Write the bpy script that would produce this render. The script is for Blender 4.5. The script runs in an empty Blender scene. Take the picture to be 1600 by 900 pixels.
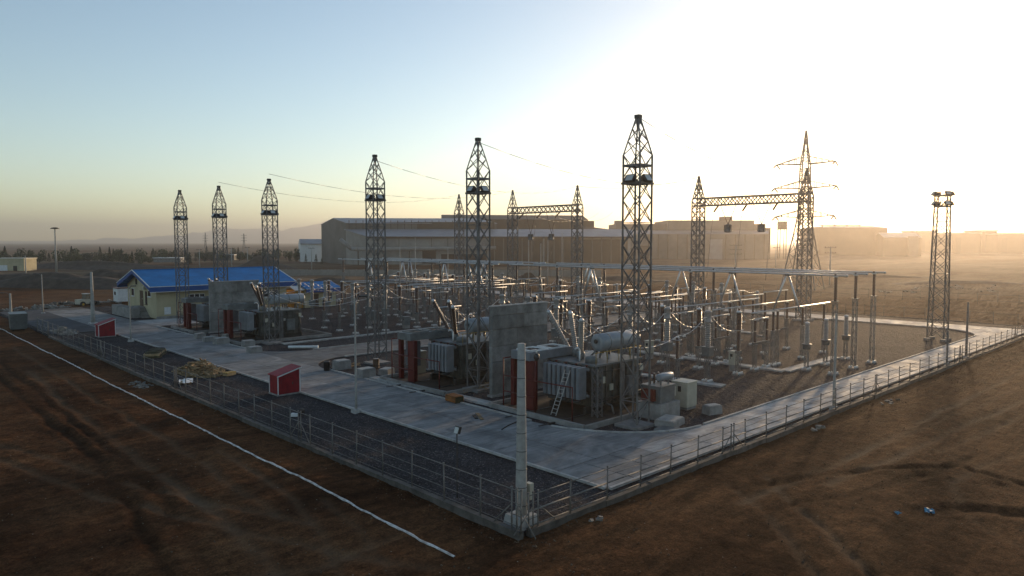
import bpy, math, random
from mathutils import Vector, Matrix, Quaternion, noise
R = math.radians
random.seed(7)
scene = bpy.context.scene
col = scene.collection

# ------------------------------------------------------------------ camera
AZ, PITCH, CAM_Z = R(46.3), math.atan(72 / 1122.0), 12.0
cam_data = bpy.data.cameras.new('camera')
cam_data.sensor_width = 36.0
cam_data.lens = 36.0 * 1122.0 / 1600.0
cam_data.clip_start = 0.5
cam_data.clip_end = 30000.0
cam = bpy.data.objects.new('camera', cam_data)
col.objects.link(cam)
cam.location = (0, 0, CAM_Z)
cam.rotation_euler = (math.pi / 2 - PITCH, 0, AZ - math.pi / 2)
scene.camera = cam

# ------------------------------------------------------------------ sky and sun
SUN_AZ, SUN_EL = R(15.9), R(7.5)
world = bpy.data.worlds.new('World')
scene.world = world
world.use_nodes = True
wn, wl = world.node_tree.nodes, world.node_tree.links
wn.clear()
w_out = wn.new('ShaderNodeOutputWorld')
w_bg = wn.new('ShaderNodeBackground')
w_sky = wn.new('ShaderNodeTexSky')
w_sky.sky_type = 'NISHITA'
w_sky.sun_disc = False
w_sky.sun_elevation = SUN_EL
w_sky.sun_rotation = math.pi / 2 - SUN_AZ
w_sky.altitude = 300.0
w_sky.air_density = 0.9
w_sky.dust_density = 0.2
w_sky.ozone_density = 1.0
w_bg.inputs['Strength'].default_value = 0.145
wl.new(w_sky.outputs[0], w_bg.inputs['Color'])
wl.new(w_bg.outputs[0], w_out.inputs['Surface'])

sun_data = bpy.data.lights.new('sun', 'SUN')
sun_data.energy = 3.2
sun_data.angle = R(2.2)
sun_data.color = (1.0, 0.71, 0.42)
sun = bpy.data.objects.new('sun', sun_data)
col.objects.link(sun)
sun_dir = Vector((math.cos(SUN_AZ) * math.cos(SUN_EL), math.sin(SUN_AZ) * math.cos(SUN_EL), math.sin(SUN_EL)))
sun.rotation_euler = sun_dir.to_track_quat('Z', 'Y').to_euler()
sun.location = (60, 20, 60)

vs = scene.view_settings
scene.display_settings.display_device = 'sRGB'
vs.view_transform = 'Standard'
vs.look = 'None'
vs.exposure = 0.6
vs.gamma = 1.0
vs.use_curve_mapping = False
scene.render.engine = 'CYCLES'
cy = scene.cycles
cy.max_bounces = 5
cy.diffuse_bounces = 2
cy.glossy_bounces = 2
cy.transmission_bounces = 2
cy.volume_bounces = 0
cy.transparent_max_bounces = 6
cy.use_denoising = True
cy.sample_clamp_indirect = 4.0

# ------------------------------------------------------------------ materials
MATS = {}


def mat(name, color, rough=0.7, metal=0.0, var=0.18, scale=1.5, bump=0.0, bump_scale=30.0, tint=None, obj_var=0.0, spec=0.4):
    """Principled surface with a two-octave noise that shifts its colour, plus optional fine relief."""
    m = bpy.data.materials.new(name)
    m.use_nodes = True
    n, l = m.node_tree.nodes, m.node_tree.links
    b = n['Principled BSDF']
    b.inputs['Roughness'].default_value = rough
    b.inputs['Metallic'].default_value = metal
    b.inputs['Specular IOR Level'].default_value = spec
    tc = n.new('ShaderNodeTexCoord')
    nz = n.new('ShaderNodeTexNoise')
    nz.inputs['Scale'].default_value = scale
    nz.inputs['Detail'].default_value = 6.0
    nz.inputs['Roughness'].default_value = 0.65
    l.new(tc.outputs['Object'], nz.inputs['Vector'])
    ramp = n.new('ShaderNodeValToRGB')
    c2 = tint if tint else tuple(c * (1 - 2 * var) for c in color)
    ramp.color_ramp.elements[0].position = 0.32
    ramp.color_ramp.elements[0].color = (*c2, 1)
    ramp.color_ramp.elements[1].position = 0.68
    ramp.color_ramp.elements[1].color = (*[min(1, c * (1 + 0.5 * var)) for c in color], 1)
    l.new(nz.outputs['Fac'], ramp.inputs['Fac'])
    out = ramp.outputs['Color']
    if obj_var:
        oi = n.new('ShaderNodeObjectInfo')
        mr = n.new('ShaderNodeMapRange')
        mr.inputs['To Min'].default_value = 1 - obj_var
        mr.inputs['To Max'].default_value = 1 + obj_var
        l.new(oi.outputs['Random'], mr.inputs['Value'])
        hv = n.new('ShaderNodeHueSaturation')
        l.new(mr.outputs['Result'], hv.inputs['Value'])
        l.new(out, hv.inputs['Color'])
        out = hv.outputs['Color']
    l.new(out, b.inputs['Base Color'])
    if bump:
        nb = n.new('ShaderNodeTexNoise')
        nb.inputs['Scale'].default_value = bump_scale
        nb.inputs['Detail'].default_value = 4.0
        l.new(tc.outputs['Object'], nb.inputs['Vector'])
        bp = n.new('ShaderNodeBump')
        bp.inputs['Strength'].default_value = bump
        bp.inputs['Distance'].default_value = 0.05
        l.new(nb.outputs['Fac'], bp.inputs['Height'])
        l.new(bp.outputs['Normal'], b.inputs['Normal'])
    MATS[name] = m
    return m


M_STEEL = mat('galvanised_steel', (0.17, 0.165, 0.16), 0.55, 0.35, 0.25, 2.0, obj_var=0.12)
M_DARKSTEEL = mat('dark_steel', (0.07, 0.068, 0.065), 0.5, 0.5, 0.2, 3.0)
M_ALU = mat('aluminium_tube', (0.62, 0.61, 0.60), 0.35, 0.7, 0.12, 1.0)
M_BROWN = mat('brown_porcelain', (0.065, 0.030, 0.018), 0.22, 0.0, 0.2, 4.0, obj_var=0.15, spec=0.6)
M_GREYPORC = mat('grey_porcelain', (0.30, 0.27, 0.24), 0.3, 0.0, 0.15, 4.0, obj_var=0.1, spec=0.6)
M_CONC = mat('concrete', (0.30, 0.285, 0.265), 0.85, 0, 0.22, 1.2, 0.3, 25, obj_var=0.08)
M_CONC_L = mat('pale_concrete', (0.44, 0.42, 0.39), 0.8, 0, 0.2, 1.5, 0.25, 25, obj_var=0.1)
M_BOLT = mat('bolt_sun_glint', (0.8, 0.78, 0.74), 0.35, 0.0, 0.1, 5.0)  # near-white, non-metal colour stands for sun glints on the bolts
M_PANEL = mat('precast_wall', (0.25, 0.243, 0.225), 0.85, 0, 0.3, 0.9, 0.3, 14, obj_var=0.2)
M_TXGREY = mat('transformer_grey', (0.165, 0.175, 0.172), 0.5, 0.1, 0.2, 1.5, obj_var=0.05)
M_TXDARK = mat('oily_tank', (0.11, 0.11, 0.095), 0.55, 0.1, 0.3, 1.2)
M_RADIATOR = mat('radiator_grey', (0.22, 0.235, 0.25), 0.45, 0.2, 0.12, 2.0, obj_var=0.06)
M_CONSERV = mat('conservator_grey', (0.29, 0.315, 0.33), 0.4, 0.15, 0.12, 1.5)
M_RED = mat('red_paint', (0.12, 0.010, 0.008), 0.5, 0, 0.2, 1.5)
M_SHED = mat('red_shed_paint', (0.28, 0.008, 0.016), 0.6, 0, 0.22, 1.8, obj_var=0.08)
M_WHITE = mat('white_paint', (0.72, 0.72, 0.70), 0.55, 0, 0.1, 2.0)
M_CREAM = mat('cream_cabinet', (0.50, 0.46, 0.36), 0.5, 0, 0.1, 1.5, obj_var=0.05)
M_CREAMWALL = mat('cream_render', (0.50, 0.43, 0.27), 0.85, 0, 0.12, 0.4, 0.15, 20)
M_OCHRE = mat('ochre_render', (0.52, 0.28, 0.06), 0.8, 0, 0.12, 0.5)
M_BLUE = mat('blue_roof_sheet', (0.002, 0.165, 0.43), 0.6, 0.0, 0.14, 0.5, spec=0.2)
M_BLUETRIM = mat('blue_fascia', (0.004, 0.075, 0.27), 0.5, 0.0, 0.12, 1.0)
M_GLASS = mat('dark_glass', (0.03, 0.035, 0.04), 0.08, 0.0, 0.1, 1.0, spec=0.7)
M_DARK = mat('dark_opening', (0.025, 0.023, 0.02), 0.8, 0, 0.2, 1.0)
M_DOOR = mat('brown_door', (0.10, 0.055, 0.03), 0.6, 0, 0.2, 1.0)
M_WOOD = mat('raw_timber', (0.36, 0.25, 0.13), 0.8, 0, 0.3, 2.0, obj_var=0.35)
M_OLIVE = mat('olive_tarp', (0.065, 0.054, 0.02), 0.85, 0, 0.3, 2.0, 0.5, 6)
M_ORANGE = mat('orange_timber', (0.30, 0.11, 0.025), 0.7, 0, 0.25, 2.0)
M_BLUEBAG = mat('blue_plastic', (0.03, 0.26, 0.42), 0.4, 0, 0.3, 6.0)
M_BLACK = mat('black_rubber', (0.02, 0.02, 0.02), 0.7, 0, 0.2, 3.0)
M_HALLPALE = mat('pale_hall_cladding', (0.27, 0.26, 0.235), 0.7, 0, 0.15, 0.15)
M_HALLWALL = mat('hall_cladding', (0.14, 0.135, 0.12), 0.7, 0, 0.18, 0.12, obj_var=0.04)
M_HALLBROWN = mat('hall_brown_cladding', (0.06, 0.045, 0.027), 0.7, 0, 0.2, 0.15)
M_HALLROOF = mat('hall_roof_sheet', (0.24, 0.25, 0.265), 0.5, 0.15, 0.15, 0.2)
M_BOUNDARY = mat('boundary_panel', (0.26, 0.24, 0.21), 0.85, 0, 0.15, 0.4, obj_var=0.1)
M_BARK = mat('bark', (0.08, 0.06, 0.04), 0.9, 0, 0.2, 4.0)
M_LEAF = mat('foliage', (0.055, 0.075, 0.028), 0.8, 0, 0.35, 0.8, obj_var=0.3)
M_LEAF2 = mat('dark_foliage', (0.030, 0.048, 0.024), 0.8, 0, 0.3, 0.8, obj_var=0.3)
M_HILL = mat('bare_rock', (0.16, 0.13, 0.10), 0.95, 0, 0.2, 0.01)
M_CHALK = mat('white_lime', (0.78, 0.77, 0.75), 0.9, 0, 0.12, 2.5, tint=(0.34, 0.29, 0.25))
M_SOIL = mat('heaped_soil', (0.085, 0.060, 0.042), 0.95, 0, 0.3, 0.5, 0.6, 4)
M_RUBBLE = mat('rubble', (0.30, 0.27, 0.23), 0.9, 0, 0.35, 2.0, obj_var=0.3)
M_POLE = mat('concrete_pole', (0.40, 0.38, 0.345), 0.75, 0, 0.15, 3.0, 0.2, 30)
M_LAMP = mat('lamp_glass', (0.55, 0.55, 0.52), 0.15, 0.0, 0.05, 3.0)
M_WIRE = mat('conductor', (0.10, 0.10, 0.10), 0.5, 0.6, 0.1, 1.0)
M_YELLOW = mat('yellow_machine', (0.45, 0.27, 0.04), 0.55, 0, 0.2, 2.0)
M_PLINTH = mat('dirty_plinth', (0.12, 0.105, 0.09), 0.9, 0, 0.3, 1.5, 0.3, 20, obj_var=0.2)
M_PADC = mat('footing_concrete', (0.24, 0.225, 0.21), 0.85, 0, 0.2, 2.0, 0.2, 25, obj_var=0.15)
M_SUPPORT = mat('support_steel', (0.24, 0.235, 0.225), 0.5, 0.4, 0.2, 2.0, obj_var=0.15)
M_APRON = mat('dark_apron', (0.085, 0.087, 0.095), 0.9, 0, 0.25, 0.3, 0.2, 12, obj_var=0.1, spec=0.15)
M_CLOD = mat('dirt_clod', (0.17, 0.12, 0.08), 0.95, 0, 0.4, 0.9)
M_FENCE = mat('fence_steel', (0.21, 0.195, 0.175), 0.7, 0.1, 0.3, 3.0, obj_var=0.15)


def ground_mat():
    m = bpy.data.materials.new('bare_dirt')
    m.use_nodes = True
    n, l = m.node_tree.nodes, m.node_tree.links
    b = n['Principled BSDF']
    b.inputs['Roughness'].default_value = 0.95
    b.inputs['Specular IOR Level'].default_value = 0.02
    tc = n.new('ShaderNodeTexCoord')

    def nz(scale, detail, sx=1.0, sy=1.0, rot=0.0, rough=0.6, dist=0.0):
        mp = n.new('ShaderNodeMapping')
        mp.inputs['Scale'].default_value = (sx, sy, 1)
        mp.inputs['Rotation'].default_value = (0, 0, rot)
        l.new(tc.outputs['Object'], mp.inputs['Vector'])
        t = n.new('ShaderNodeTexNoise')
        t.inputs['Scale'].default_value = scale
        t.inputs['Detail'].default_value = detail
        t.inputs['Roughness'].default_value = rough
        t.inputs['Distortion'].default_value = dist
        l.new(mp.outputs[0], t.inputs['Vector'])
        return t.outputs['Fac']

    def ramp(src, stops):
        r = n.new('ShaderNodeValToRGB')
        e = r.color_ramp.elements
        while len(e) < len(stops):
            e.new(0.5)
        for k, (p, c) in enumerate(stops):
            e[k].position = p
            e[k].color = (*c, 1)
        l.new(src, r.inputs['Fac'])
        return r.outputs['Color']

    def mix(a, bb, fac, mode='MIX'):
        x = n.new('ShaderNodeMixRGB')
        x.blend_type = mode
        if isinstance(fac, float):
            x.inputs['Fac'].default_value = fac
        else:
            l.new(fac, x.inputs['Fac'])
        l.new(a, x.inputs['Color1'])
        l.new(bb, x.inputs['Color2'])
        return x.outputs['Color']

    base = ramp(nz(0.12, 8, rough=0.7, dist=0.6), [(0.28, (0.035, 0.018, 0.010)), (0.45, (0.080, 0.042, 0.023)), (0.60, (0.125, 0.069, 0.037)), (0.80, (0.185, 0.118, 0.067))])
    streak = ramp(nz(0.5, 6, 0.18, 1.6, R(35), 0.7, 1.2), [(0.32, (0.30, 0.27, 0.26)), (0.52, (0.55, 0.50, 0.46)), (0.72, (0.86, 0.76, 0.66))])
    c1 = mix(base, streak, 0.75, 'OVERLAY')
    fine = ramp(nz(2.6, 10, rough=0.82), [(0.36, (0.16, 0.15, 0.14)), (0.5, (0.48, 0.46, 0.44)), (0.66, (0.86, 0.82, 0.78))])
    c2 = mix(c1, fine, 0.75, 'OVERLAY')
    grit = ramp(nz(11.0, 6, rough=0.8), [(0.40, (0.2, 0.19, 0.18)), (0.62, (0.8, 0.77, 0.74))])
    c2 = mix(c2, grit, 0.6, 'OVERLAY')
    # pale pebbles and scraps
    vo = n.new('ShaderNodeTexVoronoi')
    vo.inputs['Scale'].default_value = 1.1
    l.new(tc.outputs['Object'], vo.inputs['Vector'])
    lt = n.new('ShaderNodeMath')
    lt.operation = 'LESS_THAN'
    lt.inputs[1].default_value = 0.035
    l.new(vo.outputs['Distance'], lt.inputs[0])
    pale = n.new('ShaderNodeRGB')
    pale.outputs[0].default_value = (0.30, 0.26, 0.21, 1)
    c3 = mix(c2, pale.outputs[0], lt.outputs[0])
    # drier, paler plain far out
    plain = ramp(nz(0.012, 6, 0.5, 1.4, R(-40), 0.65, 0.8), [(0.40, (0.0, 0.0, 0.0)), (0.6, (1, 1, 1))])
    dry = ramp(nz(0.05, 7, 0.4, 1.5, R(-40), 0.7), [(0.35, (0.11, 0.080, 0.052)), (0.65, (0.26, 0.20, 0.135))])
    sep = n.new('ShaderNodeVectorMath')
    sep.operation = 'LENGTH'
    l.new(tc.outputs['Object'], sep.inputs[0])
    mr = n.new('ShaderNodeMapRange')
    mr.inputs['From Min'].default_value = 130
    mr.inputs['From Max'].default_value = 260
    mr.inputs['To Max'].default_value = 0.9
    l.new(sep.outputs['Value'], mr.inputs['Value'])
    mm = n.new('ShaderNodeMath')
    mm.operation = 'MULTIPLY'
    l.new(plain, mm.inputs[0])
    l.new(mr.outputs[0], mm.inputs[1])
    c4 = mix(c3, dry, mm.outputs[0])
    at_ = n.new('ShaderNodeAttribute')
    at_.attribute_name = 'wear'
    for sgn, cc in ((1.0, (0.21, 0.145, 0.092)), (-1.0, (0.022, 0.012, 0.007))):
        mu = n.new('ShaderNodeMath')
        mu.operation = 'MULTIPLY'
        mu.use_clamp = True
        mu.inputs[1].default_value = sgn * 0.85
        l.new(at_.outputs['Fac'], mu.inputs[0])
        rgb = n.new('ShaderNodeRGB')
        rgb.outputs[0].default_value = (*cc, 1)
        c4 = mix(c4, rgb.outputs[0], mu.outputs[0])
    l.new(c4, b.inputs['Base Color'])
    bp = n.new('ShaderNodeBump')
    bp.inputs['Strength'].default_value = 0.9
    bp.inputs['Distance'].default_value = 0.25
    ad = n.new('ShaderNodeMath')
    ad.operation = 'ADD'
    l.new(nz(1.6, 8, rough=0.72, dist=0.4), ad.inputs[0])
    l.new(nz(0.9, 6, 0.25, 1.8, R(30), 0.7, 0.8), ad.inputs[1])
    l.new(ad.outputs[0], bp.inputs['Height'])
    l.new(bp.outputs['Normal'], b.inputs['Normal'])
    return m


def gravel_mat():
    m = bpy.data.materials.new('crushed_gravel')
    m.use_nodes = True
    n, l = m.node_tree.nodes, m.node_tree.links
    b = n['Principled BSDF']
    b.inputs['Roughness'].default_value = 0.9
    b.inputs['Specular IOR Level'].default_value = 0.03
    tc = n.new('ShaderNodeTexCoord')
    v = n.new('ShaderNodeTexVoronoi')
    v.inputs['Scale'].default_value = 15.0
    l.new(tc.outputs['Object'], v.inputs['Vector'])
    g = n.new('ShaderNodeSeparateColor')
    l.new(v.outputs['Color'], g.inputs[0])
    r = n.new('ShaderNodeValToRGB')
    e = r.color_ramp.elements
    e[0].position, e[0].color = 0.0, (0.030, 0.028, 0.027, 1)
    e[1].position, e[1].color = 0.93, (0.068, 0.066, 0.071, 1)
    x = e.new(0.97)
    x.color = (0.17, 0.155, 0.15, 1)
    l.new(g.outputs[0], r.inputs['Fac'])
    nz = n.new('ShaderNodeTexNoise')
    nz.inputs['Scale'].default_value = 0.22
    nz.inputs['Detail'].default_value = 7
    nz.inputs['Roughness'].default_value = 0.7
    l.new(tc.outputs['Object'], nz.inputs['Vector'])
    r2 = n.new('ShaderNodeValToRGB')
    e = r2.color_ramp.elements
    e[0].position, e[0].color = 0.3, (0.28, 0.27, 0.27, 1)
    e[1].position, e[1].color = 0.7, (0.72, 0.68, 0.65, 1)
    l.new(nz.outputs['Fac'], r2.inputs['Fac'])
    mx = n.new('ShaderNodeMixRGB')
    mx.blend_type = 'OVERLAY'
    mx.inputs['Fac'].default_value = 0.8
    l.new(r.outputs[0], mx.inputs['Color1'])
    l.new(r2.outputs[0], mx.inputs['Color2'])
    l.new(mx.outputs[0], b.inputs['Base Color'])
    bp = n.new('ShaderNodeBump')
    bp.inputs['Strength'].default_value = 0.8
    bp.inputs['Distance'].default_value = 0.05
    l.new(v.outputs['Distance'], bp.inputs['Height'])
    l.new(bp.outputs['Normal'], b.inputs['Normal'])
    return m


def road_mat(name='road_concrete', k=1.0):
    m = bpy.data.materials.new(name)
    m.use_nodes = True
    n, l = m.node_tree.nodes, m.node_tree.links
    b = n['Principled BSDF']
    b.inputs['Specular IOR Level'].default_value = 0.22
    tc = n.new('ShaderNodeTexCoord')
    geo = n.new('ShaderNodeNewGeometry')

    def nz(scale, detail, sx=1, sy=1, rot=0.0, dist=0.0):
        mp = n.new('ShaderNodeMapping')
        mp.inputs['Scale'].default_value = (sx, sy, 1)
        mp.inputs['Rotation'].default_value = (0, 0, rot)
        l.new(geo.outputs['Position'], mp.inputs['Vector'])
        t = n.new('ShaderNodeTexNoise')
        t.inputs['Scale'].default_value = scale
        t.inputs['Detail'].default_value = detail
        t.inputs['Roughness'].default_value = 0.68
        t.inputs['Distortion'].default_value = dist
        l.new(mp.outputs[0], t.inputs['Vector'])
        return t.outputs['Fac']

    def ramp(src, a, c0, z, c1):
        r = n.new('ShaderNodeValToRGB')
        e = r.color_ramp.elements
        e[0].position, e[0].color = a, (*c0, 1)
        e[1].position, e[1].color = z, (*c1, 1)
        l.new(src, r.inputs['Fac'])
        return r.outputs[0]
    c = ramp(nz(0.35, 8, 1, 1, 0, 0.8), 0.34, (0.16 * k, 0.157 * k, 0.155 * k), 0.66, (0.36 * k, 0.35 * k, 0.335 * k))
    s = ramp(nz(0.8, 6, 0.35, 1.6, R(75), 1.5), 0.35, (0.30, 0.30, 0.31), 0.7, (0.78, 0.77, 0.75))
    mx = n.new('ShaderNodeMixRGB')
    mx.blend_type = 'OVERLAY'
    mx.inputs['Fac'].default_value = 0.65
    l.new(c, mx.inputs['Color1'])
    l.new(s, mx.inputs['Color2'])
    oi = n.new('ShaderNodeObjectInfo')
    mr = n.new('ShaderNodeMapRange')
    mr.inputs['To Min'].default_value = 0.86
    mr.inputs['To Max'].default_value = 1.1
    l.new(oi.outputs['Random'], mr.inputs['Value'])
    hv = n.new('ShaderNodeHueSaturation')
    l.new(mr.outputs[0], hv.inputs['Value'])
    l.new(mx.outputs[0], hv.inputs['Color'])
    l.new(hv.outputs[0], b.inputs['Base Color'])
    rr = ramp(nz(0.5, 5, 1, 1, 1.0, 0.5), 0.4, (0.72,) * 3, 0.65, (0.95,) * 3)
    l.new(rr, b.inputs['Roughness'])
    bp = n.new('ShaderNodeBump')
    bp.inputs['Strength'].default_value = 0.25
    bp.inputs['Distance'].default_value = 0.03
    l.new(nz(4.0, 6), bp.inputs['Height'])
    l.new(bp.outputs['Normal'], b.inputs['Normal'])
    return m


M_DIRT, M_GRAVEL, M_ROAD = ground_mat(), gravel_mat(), road_mat('sunlit_road_concrete', 1.3)  # road copy brightened: sunlight put into the concrete colour
M_ROAD2, M_ROAD3 = road_mat('shaded_road_concrete', 0.78), road_mat('dusty_road_concrete', 0.55)  # main road copy darkened to stand for its shade; cross road is dirty concrete


# ------------------------------------------------------------------ mesh building
class MB:
    def __init__(self):
        self.v, self.f, self.s = [], [], []

    def face(self, idx, smooth=False):
        self.f.append(idx)
        self.s.append(smooth)

    def box(self, c, s, rz=0.0, rot=None):
        m = rot if rot is not None else Matrix.Rotation(rz, 3, 'Z')
        c = Vector(c)
        b = len(self.v)
        for dz in (-.5, .5):
            for dx, dy in ((-.5, -.5), (.5, -.5), (.5, .5), (-.5, .5)):
                self.v.append(tuple(c + m @ Vector((dx * s[0], dy * s[1], dz * s[2]))))
        for q in ((3, 2, 1, 0), (4, 5, 6, 7), (0, 1, 5, 4), (1, 2, 6, 5), (2, 3, 7, 6), (3, 0, 4, 7)):
            self.face([b + i for i in q])
        return self

    def span(self, x0, x1, y0, y1, z0, z1):
        return self.box(((x0 + x1) / 2, (y0 + y1) / 2, (z0 + z1) / 2), (x1 - x0, y1 - y0, z1 - z0))

    def beam(self, p, q, w, h=None):
        p, q = Vector(p), Vector(q)
        d = q - p
        if d.length < 1e-6:
            return self
        m = d.to_track_quat('X', 'Z').to_matrix()
        return self.box((p + q) / 2, (d.length, w, h or w), rot=m)

    def tube(self, p, q, r, n=8, r2=None, cap=True):
        p, q = Vector(p), Vector(q)
        d = q - p
        m = d.to_track_quat('Z', 'Y').to_matrix()
        r2 = r if r2 is None else r2
        b = len(self.v)
        for c, rr in ((p, r), (q, r2)):
            for i in range(n):
                a = 2 * math.pi * i / n
                self.v.append(tuple(c + m @ Vector((rr * math.cos(a), rr * math.sin(a), 0))))
        for i in range(n):
            j = (i + 1) % n
            self.face([b + i, b + j, b + n + j, b + n + i], True)
        if cap:
            self.face([b + i for i in reversed(range(n))])
            self.face([b + n + i for i in range(n)])
        return self

    def path(self, pts, r, n=6):
        for a, c in zip(pts, pts[1:]):
            self.tube(a, c, r, n)
        return self

    def lathe(self, prof, n=10, o=(0, 0, 0), rot=None, smooth=True):
        o = Vector(o)
        b = len(self.v)
        for r, z in prof:
            for i in range(n):
                a = 2 * math.pi * i / n
                p = Vector((r * math.cos(a), r * math.sin(a), z))
                self.v.append(tuple(o + (rot @ p if rot is not None else p)))
        for k in range(len(prof) - 1):
            for i in range(n):
                j = (i + 1) % n
                self.face([b + k * n + i, b + k * n + j, b + (k + 1) * n + j, b + (k + 1) * n + i], smooth)
        self.face([b + i for i in reversed(range(n))])
        self.face([b + (len(prof) - 1) * n + i for i in range(n)])
        return self

    def poly(self, pts):
        b = len(self.v)
        self.v += [tuple(p) for p in pts]
        self.face(list(range(b, b + len(pts))))
        return self

    def prism(self, pts, z0, z1):
        """Closed upright prism over a counter-clockwise plan polygon."""
        b, n = len(self.v), len(pts)
        self.v += [(p[0], p[1], z0) for p in pts] + [(p[0], p[1], z1) for p in pts]
        self.face([b + i for i in reversed(range(n))])
        self.face([b + n + i for i in range(n)])
        for i in range(n):
            j = (i + 1) % n
            self.face([b + i, b + j, b + n + j, b + n + i])
        return self

    def hull8(self, lo, hi):
        """Closed solid from two four-point loops (lower and upper)."""
        b = len(self.v)
        self.v += [tuple(p) for p in lo] + [tuple(p) for p in hi]
        for q in ((3, 2, 1, 0), (4, 5, 6, 7), (0, 1, 5, 4), (1, 2, 6, 5), (2, 3, 7, 6), (3, 0, 4, 7)):
            self.face([b + i for i in q])
        return self

    def mesh(self, name, m):
        me = bpy.data.meshes.new(name)
        me.from_pydata(self.v, [], self.f)
        me.polygons.foreach_set('use_smooth', self.s)
        me.materials.append(m)
        me.update()
        return me

    def build(self, name, m, parent=None, loc=None):
        return link(name, self.mesh(name, m), parent, loc)


def link(name, me, parent=None, loc=None, rz=0.0):
    o = bpy.data.objects.new(name, me)
    col.objects.link(o)
    if parent is not None:
        o.parent = parent
    if loc is not None:
        o.location = loc
    if rz:
        o.rotation_euler = (0, 0, rz)
    return o


def tag(o, label=None, cat=None, group=None, kind=None):
    if label:
        o['label'] = label
    if cat:
        o['category'] = cat
    if group:
        o['group'] = group
    if kind:
        o['kind'] = kind
    return o


def thing(name, label, cat, loc=(0, 0, 0), rz=0.0, group=None):
    o = bpy.data.objects.new(name, None)
    o.empty_display_size = 0.5
    col.objects.link(o)
    o.location = loc
    o.rotation_euler = (0, 0, rz)
    return tag(o, label, cat, group)


def place(parts, name, label, cat, loc, rz=0.0, group=None):
    """A new individual of a kind: its own Empty and its own part objects, sharing mesh data.
    parts: (part name, mesh, index of parent part or None, offset)."""
    root = thing(name, label, cat, loc, rz, group)
    made = []
    for nm, me, par, off in parts:
        made.append(link(nm, me, made[par] if par is not None else root, off))
        if nm in ('anchor_bolts',):
            made[-1]['kind'] = 'stuff'
    return root


def catenary(p, q, sag, n=14):
    p, q = Vector(p), Vector(q)
    out = []
    for i in range(n + 1):
        t = i / n
        v = p.lerp(q, t)
        v.z -= sag * 4 * t * (1 - t)
        out.append(v)
    return out


# plan position from distance ahead of the camera and offset to its right (metres)
FWH = Vector((math.cos(AZ), math.sin(AZ)))
RTH = Vector((math.sin(AZ), -math.cos(AZ)))


def at(depth, lateral):
    p = FWH * depth + RTH * lateral
    return p.x, p.y

# ------------------------------------------------------------------ setting: ground, yard, roads
def frange(a, b, s):
    n = max(1, round((b - a) / s))
    return [a + (b - a) * i / n for i in range(n)]


TRACKS = [  # wheel tracks pressed into the dirt: (path, half width, depth, wear: paler dust > 0, fresh damp soil < 0)
    ([(10.8, 90), (10.8, 74.6), (10.4, 59.2), (10.6, 48.1), (9.9, 36.9), (8.7, 27.9), (7, 18)], 0.30, 0.16, -0.9), ([(12.2, 90), (12.1, 71.4), (11.6, 55.6), (11.5, 43.7), (11.0, 34.8), (9.9, 26.7), (8, 16)], 0.26, 0.14, -0.7),
    ([(13.4, 80), (12.5, 59.8), (12.1, 40.1), (12.2, 32.5), (11.5, 25.2), (10.4, 17)], 0.32, 0.10, 0.6), ([(15.3, 100), (14.8, 70), (14.6, 45), (14.0, 30)], 0.25, 0.09, 0.5),
    ([(2, 38.8), (5.2, 39.2), (8.4, 39.6), (12.3, 39.9), (15, 41)], 0.35, 0.10, -0.6), ([(3, 60), (6.5, 48), (9, 38), (13, 27), (16, 21)], 0.25, 0.10, 0.55), ([(4.8, 60), (8.2, 48), (10.8, 38), (14.6, 28)], 0.25, 0.10, 0.5),
    ([(4, 30), (8, 26), (13, 24), (16.5, 24.5)], 0.3, 0.08, 0.4), ([(12.5, 17), (13.4, 23), (15.5, 31), (16.2, 42)], 0.22, 0.07, 0.45), ([(14.1, 16.5), (15.1, 23), (16.6, 30)], 0.22, 0.07, 0.4),
    ([(90, 11), (66.0, 12.2), (51.0, 13.4), (41.8, 14.0), (35.8, 14.7)], 0.28, 0.10, 0.9), ([(90, 15), (58.9, 15.5), (46.5, 15.6), (38.3, 15.7), (30, 16.4)], 0.25, 0.08, 0.8), ([(90, 13), (64, 14.0), (50, 15.1), (41, 15.7)], 0.22, 0.07, 0.5),
    ([(42, 5), (43.0, 7.8), (44.2, 10.9), (40.6, 13.6), (37.0, 15.5), (32, 17.6)], 0.28, 0.13, -0.7), ([(41, 4.5), (37.8, 6.8), (37.0, 9.1), (35.3, 10.4), (31.7, 9.9), (28.5, 9.0), (24, 9.5)], 0.55, 0.24, -1.0),
    ([(26, 8.5), (27.6, 9.8), (31.5, 14.0), (35, 17.5)], 0.25, 0.10, 0.6), ([(24.5, 9.6), (26.2, 11.2), (30.0, 15.2), (32, 18)], 0.25, 0.10, 0.55), ([(80, 7.5), (54.5, 10.0), (46.0, 10.8), (38, 12.4), (29, 15.4)], 0.3, 0.10, -0.6), ([(80, 9.2), (56, 11.6), (46.5, 12.4)], 0.25, 0.08, 0.5),
    ([(33, 5), (36, 8.5), (41, 10.5), (50, 9.0), (62, 6.0)], 0.26, 0.10, 0.5)]
WEAR = []


def seg_dist(x, y, a, b):
    dx, dy = b[0] - a[0], b[1] - a[1]
    t = max(0.0, min(1.0, ((x - a[0]) * dx + (y - a[1]) * dy) / (dx * dx + dy * dy)))
    return math.hypot(x - a[0] - t * dx, y - a[1] - t * dy)


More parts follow.
